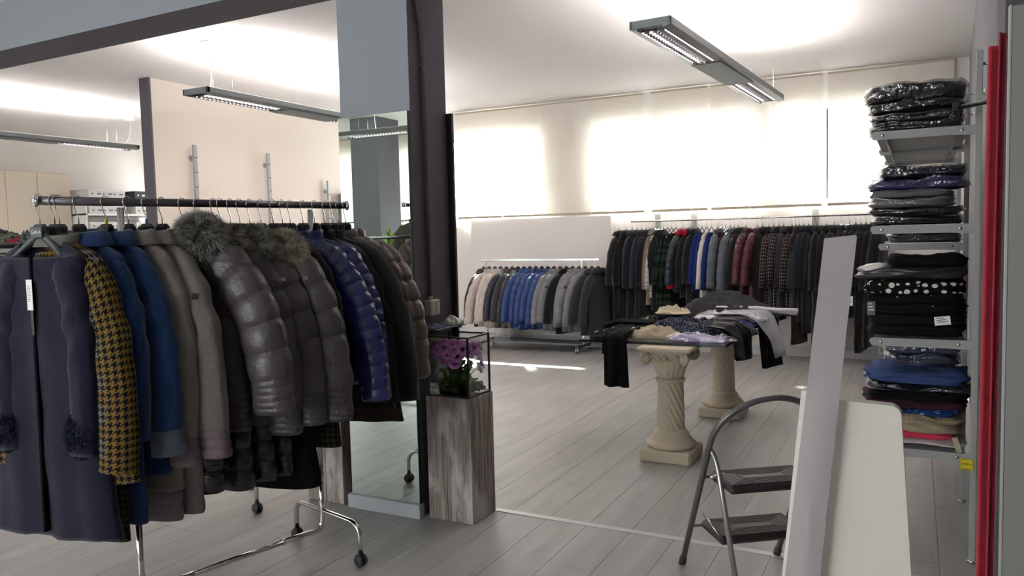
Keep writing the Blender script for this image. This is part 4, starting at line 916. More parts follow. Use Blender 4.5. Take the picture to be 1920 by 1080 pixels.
MB().box(XF-.215, XF-.20, -.014, .014, zb-.014, zb+.014, bev=.003).build('clamp', m_chrome, t)

w_navy = wool('navy_wool', '#15152a'); w_blue = wool('blue_wool', '#173158'); w_grey = wool('grey_wool', '#77706b'); w_lgrey = wool('blue_grey_wool', '#4d5862'); m_taupeq = nylon('taupe_nylon', '#6d6062', .55, .3)
n_grey = nylon('graphite_nylon', '#4a4347', .42); n_black = nylon('black_nylon', '#1c1c1e', .25); n_royal = nylon('royal_nylon', '#17245c', .25, .7); n_taupe = nylon('taupe_puffer', '#5d5049', .42); w_black = wool('black_boucle', '#131412'); w_blackg = wool('black_green_wool', '#151713'); tw_y = tweed('houndstooth_yellow_grey', '#101017', '#705a2b', '#67645d'); tw_d = tweed('houndstooth_dark', '#131318', '#3d3a2c', '#3a3a38'); w_blk = cotton('black_cloth', '#0c0c0e'); n_khaki = nylon('khaki_nylon', '#4b4a35', .45)
m_lining = mat('dark_lining', '#0b0c12', .95, spec=.1)
G = 'coats on the front garment rack'; GH = 'hangers on the front garment rack'
m_badge = mat('metal_badge', '#c9b49a', .3, .9); m_badged = mat('dark_badge', '#2b2627', .7)
def on_sleeve(t, Ls, s, x, m, w, h, name='badge', out=1.0, quilt=.0, ang=-.75, sr=(.066, .060)):
    p2, P, DD = Ls[-1]; i = int(s*(len(P)-1)); p = P[i]; r = (sr[0]*(1-s)+sr[1]*s)*(.42+.58*math.sin(min(1, s/.2)*PI/2))+quilt+.008
    q = p+Vector((math.cos(ang)*r, math.sin(ang)*r*.72, 0))*out
    o = MB().box(-w/2, w/2, -.001, .002, -h/2, h/2, bev=.0008).build(name, m, t, loc=q); o.rotation_euler = (0, .15, PI/2+ang); return o
F = []   # front rack pieces: hook t, yaw, kind...
def FG(tt, rz, label, m, logo=False, size=None, hangcol=None, hlabel=None, **kw):
    loc = rp(tt); name = kw.pop('name', 'winter_coat'); cat = kw.pop('cat', 'coat')
    h = hanger(loc, R(rz), hlabel or ('black hanger holding the '+label.split(',')[0]), GH, logo=logo, size=size, m=hangcol)
    return garment(name, label, cat, G, loc, R(rz), m, **kw)
# 1 navy coat
t, Ls = FG(.004, 9, 'navy collarless wool coat with furry cuffs and a white price tag, nearest on the rack', w_navy, logo=True, hangcol=m_hang2, hlabel='grey-green hanger lettered GAIA holding the nearest navy coat', name='navy_coat', L=1.17, sh=.188, b=.04, hem=.28, hb=.05, cuff=(.225, -.87), sr=(.062, .052), zn=-.145, dip=.065, collar='round', mc=m_lining, seed=1, fold=.010, neckw=.10)
for sd in (-1, 1): fur(t, (sd*.165, -.03, -.80), (.056, .042, .085), f_navy, 3800, 11+sd, .016, name='fur_cuff')
b = MB(); b.rings([[(x, y, z) for (x, y) in ((-.006, -.0475-.012*(-z-.17)), (.006, -.0475-.012*(-z-.17)), (.006, -.040), (-.006, -.040))] for z in (-.185, -.5, -.8, -1.15)]).build('front_opening', m_lining, t)
tg = MB().box(-.013, .013, -.058, -.0565, -.375, -.27, bev=.0004).build('price_tag', m_papertag, t); b = MB()
for k in range(9): b.box(-.009, .004+.004*(k % 2), -.0592, -.0585, -.345+k*.0065, -.343+k*.0065)
b.build('printed_lines', mat('tag_grey', '#8e8e90', .7), tg)
MB().box(.004, .015, -.061, -.0595, -.46, -.375).build('black_swing_tag', m_blackp, t)
# 2 houndstooth
FG(.040, 9, 'mustard and black houndstooth coat, second on the rack', tw_y, logo=False, name='houndstooth_coat', L=.98, sh=.205, b=.038, hem=.315, hb=.045, cuff=(.325, -.93), sr=(.062, .075), collar='stand', seed=2, fold=.004)
FG(.052, 9, 'long dark houndstooth coat whose hem shows under the navy coat', tw_d, name='houndstooth_coat', L=1.20, sh=.17, b=.03, hem=.24, cuff=(.2, -.8), sr=(.05, .05), seed=3)
# 3,4 blue
FG(.10, 9, 'blue wool coat right behind the mustard houndstooth one', w_blue, name='blue_coat', L=1.155, sh=.190, b=.036, hem=.235, cuff=(.285, -.84), sr=(.065, .060), collar='fold', seed=4)
t, Ls = FG(.172, 9, 'blue wool coat with turned-back grey cuffs, left of the first grey coat', w_blue, logo=True, size='#c8b820', name='blue_coat', L=1.0, sh=.185, b=.036, hem=.225, cuff=(.312, -.86), sr=(.062, .060), collar='fold', seed=5)
for p2, P, DD in Ls[-1:]:
    MB().tube([P[-3]+Vector((0, 0, 0)), P[-1]+Vector((.010, 0, -.055))], [.064, .069], 24, flat=.80).build('turned_cuff', w_lgrey, t)
# 5,6 grey wool with quilted cuff
for k, (tt, lab, logo, cf, L_, hm) in enumerate(((.232, 'first grey wool coat with a quilted taupe lining edge, right of the blue coats', True, (.285, -.88), 1.20, .185), (.284, 'second grey wool coat with a small dark badge on its sleeve', True, (.345, -.86), 1.19, .205))):
    t, Ls = FG(tt, 9, lab, w_grey, logo=logo, size='#3a7ea0' if k else None, name='grey_coat', L=L_-.12, sh=.192, b=.036, hem=hm, cuff=cf, sr=(.066, .062), collar='fold', seed=6+k)
    p2, P, DD = Ls[-1]; c = P[-1]
    Rg = []
    for i in range(22): 
        s = i/21; r = .060+.006*abs(math.sin(s*PI*3))**.5; Rg.append([(c.x+.010*s+r*math.cos(a), c.y+r*.74*math.sin(a), c.z+.012-.105*s) for a in (2*PI*j/26 for j in range(26))])
    MB().rings(Rg[::-1]).build('quilted_cuff', m_taupeq, t)
    MB().rings([[((hm-.01+.007*abs(math.sin(i/15*PI*2))**.5)*math.cos(a), (.044+.006*abs(math.sin(i/15*PI*2))**.5)*math.sin(a), -(L_-.13)-.13*i/15) for a in (2*PI*j/30 for j in range(30))] for i in range(16)][::-1]).build('quilted_hem', m_taupeq, t)
    if k: on_sleeve(t, Ls, .40, 0, m_badged, .024, .024, ang=-.95)
# long black puffers hanging lower, and other long pieces behind
for k, (tt, lab, hm, L_) in enumerate(((.33, 'long shiny black quilted coat right of the grey wool coats', .22, 1.12), (.44, 'long shiny black quilted coat under the first fur-hooded puffer', .20, 1.15), (.515, 'long shiny black quilted coat under the second fur-hooded puffer', .20, 1.14), (.58, 'long shiny black quilted coat under the third fur-hooded puffer', .20, 1.14))):
    FG(tt, 10, lab, n_black, name='black_puffer', L=L_, sh=.17, b=.034, hem=hm, hb=.05, quilt=.085, qa=.008, cuff=(.21, -.75), sr=(.055, .05), seed=20+k)
# fur hooded graphite puffers
pf = [(.392, 12, 'first graphite puffer with a big grey-green fur hood and metal badge', (.475, -.815), (.10, -.03, -.15), (.095, .08, .10), f_grey, (.092, .078)),
      (.492, 12, 'second graphite puffer with a tan fur hood', (.375, -.925), (.085, -.045, -.185), (.088, .07, .085), f_tan, (.078, .07)),
      (.548, 12, 'third graphite puffer with a fur hood', (.415, -.90), (.135, -.03, -.18), (.070, .06, .075), f_grey, (.078, .07)),
      (.615, 12, 'fourth graphite puffer with a tan fur hood, left of the royal blue jackets', (.455, -.90), (.175, -.04, -.205), (.085, .06, .08), f_tan, (.085, .075))]
for k, (tt, rz, lab, cf, fc, fr_, fm, sr) in enumerate(pf):
    t, Ls = FG(tt, rz, lab, n_grey, size='#c03040' if k == 0 else None, name='fur_hooded_puffer', L=.90, sh=.21+.02*(k == 3), b=.042, hem=.26+.03*(k > 1), quilt=.105, qa=.014, fine=(.13, .026), cuff=cf, sr=sr, sdrop=.07, seed=30+k)
    fur(t, fc, fr_, fm, 9000, 40+k, .042, name='fur_hood')
    on_sleeve(t, Ls, .30 if k != 1 else .34, 0, m_badge, .024, .014, quilt=.013, ang=-.95, sr=sr)
FG(.655, 11, 'long black coat with a rounded hem, lowest mid-rack', w_blk, name='black_coat', L=1.21, sh=.16, b=.04, hem=.225, hb=.075, cuff=(.2, -.7), sr=(.05, .05), seed=50, fold=.003)
FG(.70, 11, 'black fabric jacket showing left of the royal blue jackets', w_black, name='black_coat', L=.85, sh=.215, b=.035, hem=.25, cuff=(.34, -.75), sr=(.06, .055), collar='stand', seed=51)
FG(.735, 11, 'dark patterned coat whose hem shows below the puffers', tw_d, name='houndstooth_coat', L=1.06, sh=.17, b=.032, hem=.25, cuff=(.2, -.7), sr=(.05, .05), seed=52)
FG(.765, 12, 'first royal blue quilted down jacket with narrow shiny baffles', n_royal, name='down_jacket', L=.80, sh=.21, b=.036, hem=.27, quilt=.05, qa=.0065, cuff=(.465, -.85), sr=(.074, .064), collar='stand', seed=53, sdrop=.06)
FG(.815, 12, 'second royal blue quilted down jacket just behind the first', n_royal, name='down_jacket', L=.80, sh=.235, b=.036, hem=.27, quilt=.05, qa=.0065, cuff=(.40, -.83), sr=(.074, .064), collar='stand', seed=54, sdrop=.06)
FG(.862, 12, 'black green boucle jacket, first right of the royal blue ones', w_blackg, name='boucle_jacket', L=.92, sh=.22, b=.038, hem=.30, cuff=(.40, -.88), sr=(.07, .07), collar='stand', seed=55, sdrop=.06)
FG(.905, 12, 'black boucle jacket, second right of the royal blue ones', w_black, name='boucle_jacket', L=.93, sh=.235, b=.038, hem=.32, cuff=(.45, -.88), sr=(.075, .075), collar='stand', seed=56, sdrop=.06)
FG(.938, 12, 'dark brown coat, hem showing lowest at the rack end', wool('dark_brown_wool', '#2e2723'), name='brown_coat', L=1.0, sh=.2, b=.03, hem=.33, cuff=(.3, -.7), sr=(.06, .06), seed=57)
FG(.962, 12, 'taupe puffer jacket next to last on the rack', n_taupe, name='taupe_puffer', L=.86, sh=.21, b=.04, hem=.26, quilt=.085, qa=.013, cuff=(.385, -.80), sr=(.08, .07), collar='stand', seed=58, sdrop=.07)
FG(.992, 12, 'taupe puffer jacket last on the rack, in front of the mirror', n_taupe, name='taupe_puffer', L=.88, sh=.21, b=.04, hem=.28, quilt=.085, qa=.013, cuff=(.40, -.80), sr=(.08, .07), collar='stand', seed=59, sdrop=.07)
#==BACK==
# ---------------------------------------------------------------- low garment rack by the window wall
def box_rail(name, x0, x1, y, z, m, parent=None, r=.011): 
    return MB().tube([(x0, y, z), (x1, y, z)], r, 12).build(name, m, parent)
t = empty('garment_rack', (-4.25, 8.80, 0), 0, 'low chrome garment rack on casters by the window wall', 'garment rack')
MB().box(-.82, .85, -.008, .008, 1.125, 1.155, bev=.003).build('rail', m_chrome, t)
for x in (-.74, .62):
    MB().box(x-.012, x+.012, -.012, .012, .09, 1.125, bev=.002).build('upright', m_chrome, t)
    MB().box(x-.02, x+.02, -.22, .22, .07, .092, bev=.003).build('foot_bar', m_darkchrome, t)
    for y in (-.20, .20):
        c = MB(); 
        for k in (-1, 1): c.rings([[(x+k*dx, y+r*math.cos(a), .034+r*math.sin(a)) for a in (2*PI*j/16 for j in range(16))] for r, dx in ((.02, .004), (.034, .007), (.032, .018), (.02, .024))])
        c.tube([(x, y, .034), (x, y, .07)], .01, 8); c.build('caster', m_chrome, t)
MB().box(-.74, .62, -.16, .16, .105, .117, bev=.002).build('base_shelf', mat('grey_shelf', '#7d7f84', .5), t)
MB().box(-.728, .608, -.012, .012, .078, .104, bev=.002).build('base_bar', m_lampb, t)
n_ivory = nylon('ivory_nylon', '#b9ada6', .5); n_rblue = nylon('bright_blue_nylon', '#1b3870', .45); n_lgrey = nylon('pale_grey_quilt', '#77777b', .6, .2); n_dgrey = wool('dark_grey_wool', '#3b3b40'); n_navyn = nylon('navy_nylon', '#181b2b', .4); w_char = wool('charcoal_melton', '#303036')
G2 = 'jackets on the low rack by the window wall'; GH2 = 'hangers on the low rack'
lst = [(n_black, 'black jacket with pale lettering down the sleeve, leftmost', 'print', 0), (n_ivory, 'ivory puffer jacket, first of three', '', .1), (n_ivory, 'ivory puffer jacket, second of three', '', .1), (n_ivory, 'ivory puffer jacket, third of three', '', .1),
 (n_navyn, 'dark jacket in clear film, first of three', 'bag', .1), (n_dgrey, 'dark grey jacket in clear film, second of three', 'bag', 0), (n_black, 'black jacket in clear film, third of three', 'bag', .1),
 (n_rblue, 'bright blue puffer jacket, first of five', '', .09), (n_rblue, 'bright blue puffer jacket, second of five', '', .09), (n_rblue, 'bright blue puffer jacket, third of five', '', .09), (n_rblue, 'bright blue puffer jacket, fourth of five', '', .09), (n_rblue, 'bright blue puffer jacket, rightmost of five', '', .09),
 (n_lgrey, 'pale grey quilted jacket right next to the blue ones', '', .1), (n_lgrey, 'pale grey quilted jacket left of the black one', 'patch', .1), (w_black, 'plain black coat between the grey quilted jackets', 'long', 0),
 (n_lgrey, 'pale grey quilted jacket right of the black one', 'patch', .1), (n_lgrey, 'pale grey quilted jacket, second rightmost grey', 'patch', .1), (n_lgrey, 'pale grey quilted jacket, rightmost of the grey ones', '', .1), (w_char, 'charcoal wool coat, second from the right end', 'long', 0), (w_char, 'charcoal wool coat at the right end', 'long', 0)]
N2 = len(lst)
for i, (m, lab, fl, q) in enumerate(lst):
    x = -5.02+1.60*i/(N2-1); loc = (x, 8.80, 1.140); rz = R(-108+random.Random(i).uniform(-5, 5)); lb = lab+', on the low rack'
    hanger(loc, rz, 'hanger of the '+lab, GH2, hi=False, span=.14)
    L_ = .92 if fl in ('long',) else .86; rn = random.Random(i+7)
    t, Ls = garment('jacket', lb, 'jacket', G2, loc, rz, m, L=L_+rn.uniform(-.02, .02), sh=.19, b=.040, hem=.205, quilt=q, qa=.010, cuff=(.37+rn.uniform(-.03, .03), -.78+rn.uniform(-.03, .03)), sr=(.072, .058), collar='stand' if q else 'fold', seed=200+i, hi=False, sdrop=.06)
    if fl == 'patch': on_sleeve(t, Ls, .38, 0, m_badged, .04, .03, quilt=.01, ang=.9)
    if fl == 'print':
        for k in range(7): on_sleeve(t, Ls, .30+.08*k, 0, mat('pale_print', '#7f8a98', .7), .03, .02, ang=.9, name='sleeve_lettering')
    if fl == 'bag':
        Rg = [[((.24+.02*math.sin(z*9))*math.cos(a)*(1 if z < -.25 else .45+.55*(-z-.12)/.13), (.065+.012*math.sin(a*5+z*8))*math.sin(a), z) for a in (2*PI*k/24 for k in range(24))] for z in (-.12, -.16, -.2, -.25, -.4, -.55, -.7, -.85, -.98, -1.05)]
        MB().rings(Rg[::-1], caps=False).build('clear_cover', m_bag, t)
# ---------------------------------------------------------------- long wall rail
YRAIL = 8.95; ZR = 1.585
t = empty('wall_rail', (-1.45, YRAIL, ZR), 0, 'long chrome hanging rail in front of the window wall, packed with coats', 'rail')
box_rail('rail', -1.6, 1.5, 0, 0, m_chrome, t, .010)
for x in (-1.38, -.93, .44, 1.3):
    MB().box(x-.012, x+.012, 0, YB-.0-YRAIL, -.004, .008).build('bracket_arm', m_steel, t); MB().box(x-.035, x+.035, YB-YRAIL-.012, YB-YRAIL, -.12, .09, bev=.003).build('bracket_plate', m_steel, t)
ck = check('burgundy_check', '#1e1116', '#a39a95', .036); st = stripes('white_stripe', '#d5d2cc', '#3a3a40', .014); fl_b = patches('burgundy_floral', '#34131f', '#b39aa0', 16, .60); camo = patches('green_camo', '#0f1511', '#22352a', 14, .52)
n_burg = nylon('burgundy_nylon', '#4a1523', .45); n_bgrey = nylon('blue_grey_quilt', '#5b6069', .55, .3); w_dknavy = wool('dark_navy_wool', '#151826'); w_taupe = wool('taupe_cloth', '#7c7160'); c_blue = cotton('royal_cloth', '#1c2b66'); c_ivory = cotton('ivory_cloth', '#cbc6c0'); w_dg = wool('slate_cloth', '#33363c'); w_red = cotton('red_cloth', '#a3182c')
C = {'black': (w_black, 'black coat'), 'navy': (w_dknavy, 'dark navy coat'), 'taupe': (w_taupe, 'taupe jacket'), 'stripe': (st, 'white and grey striped top'), 'camo': (camo, 'dark green patterned blouse'), 'nred': (n_navyn, 'navy puffer with red lining and cuffs'), 'bred': (w_black, 'black jacket with a red collar'),
     'blue': (c_blue, 'royal blue top'), 'ivory': (c_ivory, 'ivory dress'), 'gpuf': (n_bgrey, 'blue-grey quilted jacket'), 'flor': (fl_b, 'burgundy floral blouse'), 'burg': (n_burg, 'burgundy puffer jacket'), 'check': (ck, 'burgundy and white checked coat'), 'slate': (w_dg, 'slate grey coat')}
seq = [('black', 1150, 620), ('black', 1163, 600), ('navy', 1175, 612), ('navy', 1184, 600), ('navy', 1193, 612), ('black', 1201, 605), ('black', 1209, 600), ('taupe', 1214, 575), ('stripe', 1221, 560), ('black', 1228, 585), ('camo', 1234, 590), ('camo', 1242, 590), ('camo', 1250, 585), ('camo', 1258, 590), ('nred', 1272, 550), ('bred', 1284, 560), ('black', 1292, 570),
       ('blue', 1300, 550), ('blue', 1308, 545), ('ivory', 1317, 560), ('blue', 1326, 545), ('gpuf', 1338, 545), ('flor', 1346, 570), ('flor', 1352, 560), ('gpuf', 1362, 545), ('flor', 1370, 570), ('black', 1377, 570), ('burg', 1392, 560), ('burg', 1414, 566), ('black', 1424, 570), ('check', 1436, 585), ('slate', 1445, 580), ('check', 1455, 600), ('slate', 1464, 590), ('check', 1480, 590), ('slate', 1487, 590), ('black', 1494, 640), ('navy', 1502, 600), ('black', 1512, 620), ('black', 1528, 640), ('black', 1545, 600), ('navy', 1560, 590), ('black', 1575, 600), ('black', 1590, 590), ('navy', 1602, 590), ('black', 1612, 650), ('black', 1622, 600), ('black', 1632, 640), ('navy', 1642, 590), ('black', 1652, 590)]
def xat(px):   # abscissa on the rail plane that was measured at this sight line
    d = f_+r_*((px-960)/1449.245)-u_*((415-540)/1449.245); return d.x*8.75/d.y
ords = ['first', 'second', 'third', 'fourth', 'fifth', 'sixth', 'seventh', 'eighth', 'ninth', 'tenth', 'eleventh', 'twelfth', 'thirteenth', 'fourteenth', 'fifteenth', 'sixteenth', 'seventeenth', 'eighteenth', 'nineteenth', 'twentieth']
cnt = {}; proto = {}; GW = 'coats and tops on the long wall rail'; GHW = 'hangers on the long wall rail'
tot = {}
for k, _, _ in seq: tot[k] = tot.get(k, 0)+1
h0 = None
for i, (k, px, by) in enumerate(seq):
    m, nm = C[k]; c = cnt.get(k, 0); cnt[k] = c+1; x = xat(px); rn = random.Random(900+i)
    wh = ('the only '+nm) if tot[k] == 1 else (ords[c]+' '+nm+' from the left'); lab = wh+' on the long wall rail'
    loc = (x, YRAIL, ZR-.002); rz = R(-97+rn.uniform(-8, 8)); q = .085 if k in ('nred', 'gpuf', 'burg') else 0
    if h0 is None: h0 = hanger(loc, rz, '', GHW, hi=False, big=False, span=.15, rail_r=.012); h = h0
    else: h = dupe(h0); h.location = loc; h.rotation_euler = (0, 0, rz)
    h['label'] = 'hanger of the '+wh+(' on the wall rail')
    L_ = (by-415)/163.
    sp = k in ('nred', 'burg', 'gpuf'); slim = k in ('flor', 'ivory', 'stripe', 'blue', 'camo')
    t, Ls = garment('puffer_jacket' if sp else 'blouse' if slim else 'overcoat', lab, 'jacket' if sp else 'top' if slim else 'coat', GW, loc, rz, m, L=L_, sh=.185 if not slim else .17, b=.034, hem=.22, quilt=q, qa=.010, cuff=((.38 if i in (0, 27, 28) else .33 if k in ('gpuf','nred','check') else .26)+rn.uniform(-.02, .02), -.76+rn.uniform(-.05, .04)), sr=(.066, .056) if not slim else (.045, .04), collar='stand' if sp else 'fold' if not slim else None, seed=400+i, hi=False, sdrop=.06)
    if k == 'nred':
        p = Ls[0][0]; MB().tube([Ls[0][1][-2], Ls[0][1][-1]+Vector((0, 0, -.04))], .050, 12, flat=.8).build('red_cuff', w_red, t)
    if k in ('bred', 'nred'): 
        MB().tube([(.05, 0, -.12), (.15, -.0, -.165)], .032, 10, flat=.9).build('red_lining', w_red, t)
for x, z, w, h, lb in ((-.72, .62, .03, .11, 'white swing ticket hanging below the black coats, behind the milky sheet'), (-.60, .70, .06, .10, 'pale ticket hanging between black trousers right of the milky sheet')):
    tk = ticket(x, 8.62, z, w, h, lb)
    for key in ('label', 'category'): del tk[key]
    tk.name = 'swing_ticket'; bpy.context.view_layer.update(); host = min([o for o in bpy.data.objects if o.get('group') == GW], key=lambda o: abs(o.location.x-x)); tk.parent = host; tk.matrix_parent_inverse = host.matrix_world.inverted()

# ---------------------------------------------------------------- second rack behind the front one
t = empty('garment_rack', (-3.28, 3.09, 0), R(76), 'second chrome rolling rack mostly hidden behind the front one', 'garment rack')
MB().tube([(-2.1, 0, 1.46), (.1, 0, 1.46)], .0125, 12).build('rail', m_darkchrome, t)
for x in (-2.0, 0):
    MB().tube([(x, 0, 1.45), (x, 0, .26)], .0125, 12).build('upright', m_chrome, t)
    A_, B_ = Vector((.163*.242-.142*.97, -.163*.97-.142*.242, 0)), Vector((-.163*.242+.142*.97, .163*.97+.142*.242, 0))
    MB().tube([Vector((x, 0, 0))+p for p in round_path([A_+Vector((0, 0, .055)), A_+Vector((0, 0, .21)), Vector((0, 0, .24)), B_+Vector((0, 0, .21)), B_+Vector((0, 0, .055))], .07, 8)], .0115, 12).build('leg', m_chrome, t)
    for q_ in (A_, B_):
        c = empty('caster', (x+q_.x, q_.y, 0)); c.parent = t
        for k in (-1, 1): MB().rings([[(k*dx, r*math.cos(a), .028+r*math.sin(a)) for a in (2*PI*j/20 for j in range(20))] for r, dx in ((.019, .004), (.0275, .006), (.028, .014), (.022, .021))]).build('wheel', m_rubber, c)
        MB().tube([(0, 0, .03), (0, 0, .058)], .012, 12).build('stem', m_rubber, c)
f_dk = fur_mat('fur_dark', '#1e221e', '#5a6056', '#8f8e7c')
G3 = 'fur collared coats on the second rack'
dv = Vector((math.cos(R(76)), math.sin(R(76)), 0))
for i, (s, lab, m) in enumerate(((-.45, 'dark coat with a fluffy grey-green collar on the second rack, nearest', n_black), (-.22, 'brown coat with a mixed fur collar, second on the second rack', wool('brown_wool', '#4a3f3a')), (.05, 'dark coat with a fluffy fur collar, third on the second rack', n_grey), (.28, 'black coat with a fur collar, farthest on the second rack', n_black))):
    loc = Vector((-3.28, 3.09, 1.46))+dv*(s-.5)
    hanger(loc, R(0), 'black hanger holding the '+lab.split(',')[0].replace(' on the second rack', '')+' ('+ords[i]+' on second rack)' if 0 else 'black hanger of the '+lab, 'hangers on the second rack', hi=False)
    t, Ls = garment('fur_collared_coat', lab, 'coat', G3, loc, 0, m, L=.98, sh=.2, b=.05, hem=.22, quilt=.1 if m in (n_black, n_grey) else 0, qa=.01, cuff=(.27, -.8), seed=700+i, hi=False)
    fur(t, (.02, 0, -.06), (.14, .06, .065), f_dk, 3500, 800+i, .045, name='fur_collar')

# ---------------------------------------------------------------- small room at the far left
m_door = mat('cabinet_cream', '#d5c9b9', .6)
t = empty('wall_cupboard', (-11.75, 6.6, 0), 0, 'tall cream cupboard with flat doors on the far left wall', 'cupboard')
MB().box(-.245, .22, -1.1, .85, 0, 2.56, bev=.004).build('body', m_door, t)
for i, (a, c) in enumerate(((-1.098, -.60), (-.595, -.10), (-.095, .355), (.36, .848))):
    d = MB().box(.222, .24, a, c, .08, 2.55, bev=.003).build('door', m_door, t); MB().tube([(.262, c-.05, 1.1), (.262, c-.05, 1.25)], .006, 8).build('handle', m_steel, d)
t = empty('box_shelf', (-11.55, 8.2, 0), 0, 'white shelf unit stacked with cartons beside the cream cupboard', 'shelf unit')
for z in (.9, 1.45, 1.95): MB().box(-.35, .35, -.72, .85, z-.03, z, bev=.002).build('shelf', m_white, t)
for y in (-.72, .83): MB().box(-.35, .35, y, y+.02, 0, 2.1).build('side_panel', m_white, t)
m_carton = mat('white_carton', '#cdcccd', .6); m_cside = mat('grey_carton', '#a9a5a2', .7); m_bcart = mat('black_carton', '#26292f', .5)
def carton(x, y, z, w, d, h, m, label, pm):
    t = MB().box(-w/2, w/2, -d/2, d/2, 0, h-.004, bev=.003).build('carton', m, None, label, 'box', 'cartons on the shelf of the small room', loc=(x, y, z)); lid = MB().box(-w/2-.003, w/2+.003, -d/2-.003, d/2+.003, h-.035, h, bev=.003).build('lid', m, t)
    b = MB()
    for k in range(6): b.box(w/2+.0005, w/2+.0035, -d*.42+k*d*.15, -d*.42+k*d*.15+d*(.05+.05*(k % 2)), h*.35, h*.55)
    b.build('printed_marks', pm, t, kind='stuff')
lv = [(1.95, 3), (1.45, 3), (.9, 3)]; nmz = {1.95: 'top', 1.45: 'middle', .9: 'lowest'}
for z, n_ in lv:
    for k in range(n_):
        for j, (y, w_) in enumerate(((7.86, .62), (8.62, .55))):
            dark = (j == 1 and z == 1.95 and k > 0)
            carton(-11.45+(.0), y, z+k*.125, .46, w_, .122, m_bcart if dark else m_carton, '%s %s carton of its pile, on the %s shelf, %s pile' % (('lowest', 'middle', 'upper')[k], 'black' if dark else 'white', nmz[z], ('left', 'right')[j]), m_papertag if dark else mat('box_print', '#6f6f76', .7))
# clothes counter with rolled garments, edge with ticket rail
t = empty('clothes_counter', (-9.0, 5.35, 0), 0, 'long grey display counter with a ticket rail at the far left, piled with clothes', 'counter')
MB().box(-1.3, 1.0, -.25, .35, .1, 1.42, bev=.004).build('body', mat('counter_dark', '#3a3838', .7), t)
MB().box(-1.3, 1.0, -.28, .35, 1.42, 1.47, bev=.004).build('top', mat('counter_grey', '#8d8b8b', .5), t)
MB().box(-1.3, 1.0, -.30, -.281, 1.40, 1.475, bev=.002).build('ticket_rail', m_steel, t)
c_mix = [cotton('grey_marl', '#6d6a6d'), cotton('deep_red', '#7d1c2a'), w_black, patches('mixed_knit', '#26292c', '#5d6660', 30, .5), f_dk, cotton('slate_knit', '#4c4c52')]
cl = ['grey marl sweater', 'black hat-like knit with a red garment', 'dark grey-green knit', 'slate knit', 'black knitted piece', 'grey flecked knit', 'dark woolly garment']
for i in range(7):
    heap('piled_garment', -9.9+i*.27, 5.30+.04*(i % 2), 1.472, .36, .42, .13+.07*((i*5) % 3)/2, i*.7, c_mix[(i*2+i//3) % 6], cl[i]+', %s from the left on the far counter' % ords[i], 'garment', 'garments piled on the far left counter', 60+i)
# colourful small garments hanging below the counter rail
for i in range(10):
    m = [c_black, mat('orange_cloth', '#8a4a22', .9), c_black, w_black][i % 4]
    o = heap('hanging_garment', -9.95+i*.19, 5.03, .72, .17, .10, .62, 0, m, '%s of the dark and orange garments hanging below the far counter' % ords[i], 'garment', 'dark and orange garments hanging at the far counter', 80+i, n=14)
MB().tube([(-10.1, 5.03, 1.37), (-8.05, 5.03, 1.37)], .01, 8).build('counter_rail', m_steel, None, 'short rail under the far counter top holding dark garments', 'rail')
# slotted wall uprights on the beige partition
for i, (y, zt) in enumerate(((5.94, 2.52), (7.02, 2.52), (8.09, 2.245))):
    t = empty('slotted_upright', (-6.97, y, 0), 0, ('slotted grey wall upright, leftmost on the beige partition', 'slotted grey wall upright in the middle of the beige partition', 'shorter slotted wall upright nearest the mirror on the beige partition')[i], 'wall upright', 'slotted uprights on the beige partition')
    MB().box(-.012, .018, -.022, .022, 0, zt, bev=.002).build('channel', m_steel, t); b = MB(); z = .3
    while z < zt-.05: b.box(.0175, .0195, -.020, .020, z, z+.008); z += .16
    b.build('slots', m_ink, t); MB().tube([(-.060, 0, zt-.14), (-.012, 0, zt-.14)], .008, 8).build('spacer', m_steel, t); MB().tube([(-.060, 0, zt-.14), (-.052, 0, zt-.14)], .03, 14).build('wall_flange', m_steel, t)
t = empty('grey_cabinet', (-6.78, 8.62, 0), 0, 'dark grey cabinet standing against the end of the beige partition', 'cabinet')
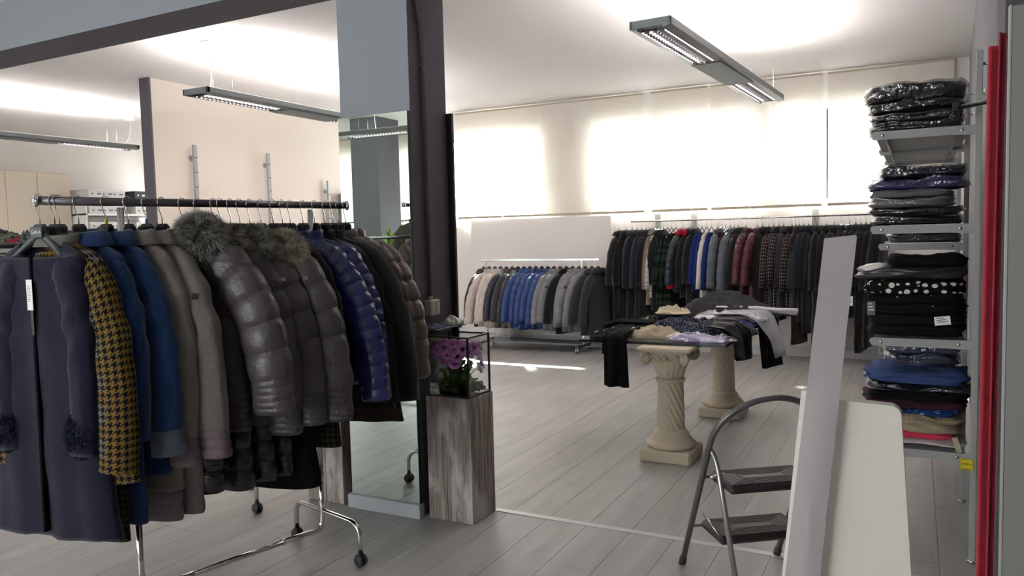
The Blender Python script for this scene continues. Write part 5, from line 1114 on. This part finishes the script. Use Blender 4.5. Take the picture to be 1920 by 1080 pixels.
MB().box(-.22, .0, -.30, .35, 0, 2.08, bev=.004).build('body', mat('cabinet_grey', '#77757a', .6), t); d = MB().box(.001, .018, -.295, .345, .05, 2.07, bev=.003).build('door', mat('cabinet_grey', '#77757a', .6), t); MB().tube([(.04, -.24, 1.0), (.04, -.24, 1.15)], .006, 8).build('handle', m_steel, d)

# ---------------------------------------------------------------- things seen only in the mirror
t = empty('garment_rack', (-3.86, .9, 0), R(90), 'chrome rack behind the viewer whose end shows in the mirror', 'garment rack')
MB().tube([(-.9, 0, 1.735), (.14, 0, 1.735)], .0155, 12).build('rail', m_darkchrome, t); MB().tube([(.14, 0, 1.735), (.15, 0, 1.735)], .021, 12).build('end_cap', m_chrome, t)
for x in (-.75, 0): 
    MB().tube([(x, 0, 1.72), (x, 0, .03)], .0125, 12).build('upright', m_chrome, t); MB().tube([(x, -.25, .03), (x, .25, .03)], .0125, 10).build('foot_bar', m_chrome, t)
loc = Vector((-3.85, .86, 1.735)); hanger(loc, R(10), 'black hanger holding the khaki jacket seen in the mirror', 'hangers behind the viewer')
garment('khaki_jacket', 'khaki puffer jacket with a stand collar, seen in the mirror', 'jacket', 'jackets behind the viewer', loc, R(188), n_khaki, L=.82, sh=.21, b=.06, hem=.25, quilt=.07, qa=.012, cuff=(.33, -.78), collar='stand', neckw=.09, seed=901)
t = empty('potted_plant', (-6.25, -2.0, 0), 0, 'bright green potted plant with arching leaves, seen in the mirror', 'plant')
MB().lathe([(.12, 0), (.16, .02), (.19, .75), (.18, .76), (.17, .74), (.02, .72)], 24).build('pot', mat('pot_grey', '#6b6b6b', .6), t)
m_fern = mat('fresh_leaf', '#6f9f2a', .5, var=.25, vscale=20); rnd = random.Random(5); V, Fc = leafmesh(.34, .03); l0 = None
for k in range(70):
    if l0 is None: l0 = o = MB().add(V, Fc, True).build('frond', m_fern, t)
    else: o = bpy.data.objects.new('frond', l0.data); COL.objects.link(o); o.parent = t
    a = rnd.uniform(0, 2*PI); o.location = (rnd.uniform(-.05, .05), rnd.uniform(-.05, .05), rnd.uniform(.74, 1.25)); o.rotation_euler = (rnd.uniform(.0, 1.2), 0, a); s = rnd.uniform(.7, 1.3); o.scale = (s, s, s)
MB().tube([(0, 0, .7), (.02, 0, 1.3)], .02, 8).build('stem', m_leaf, t)
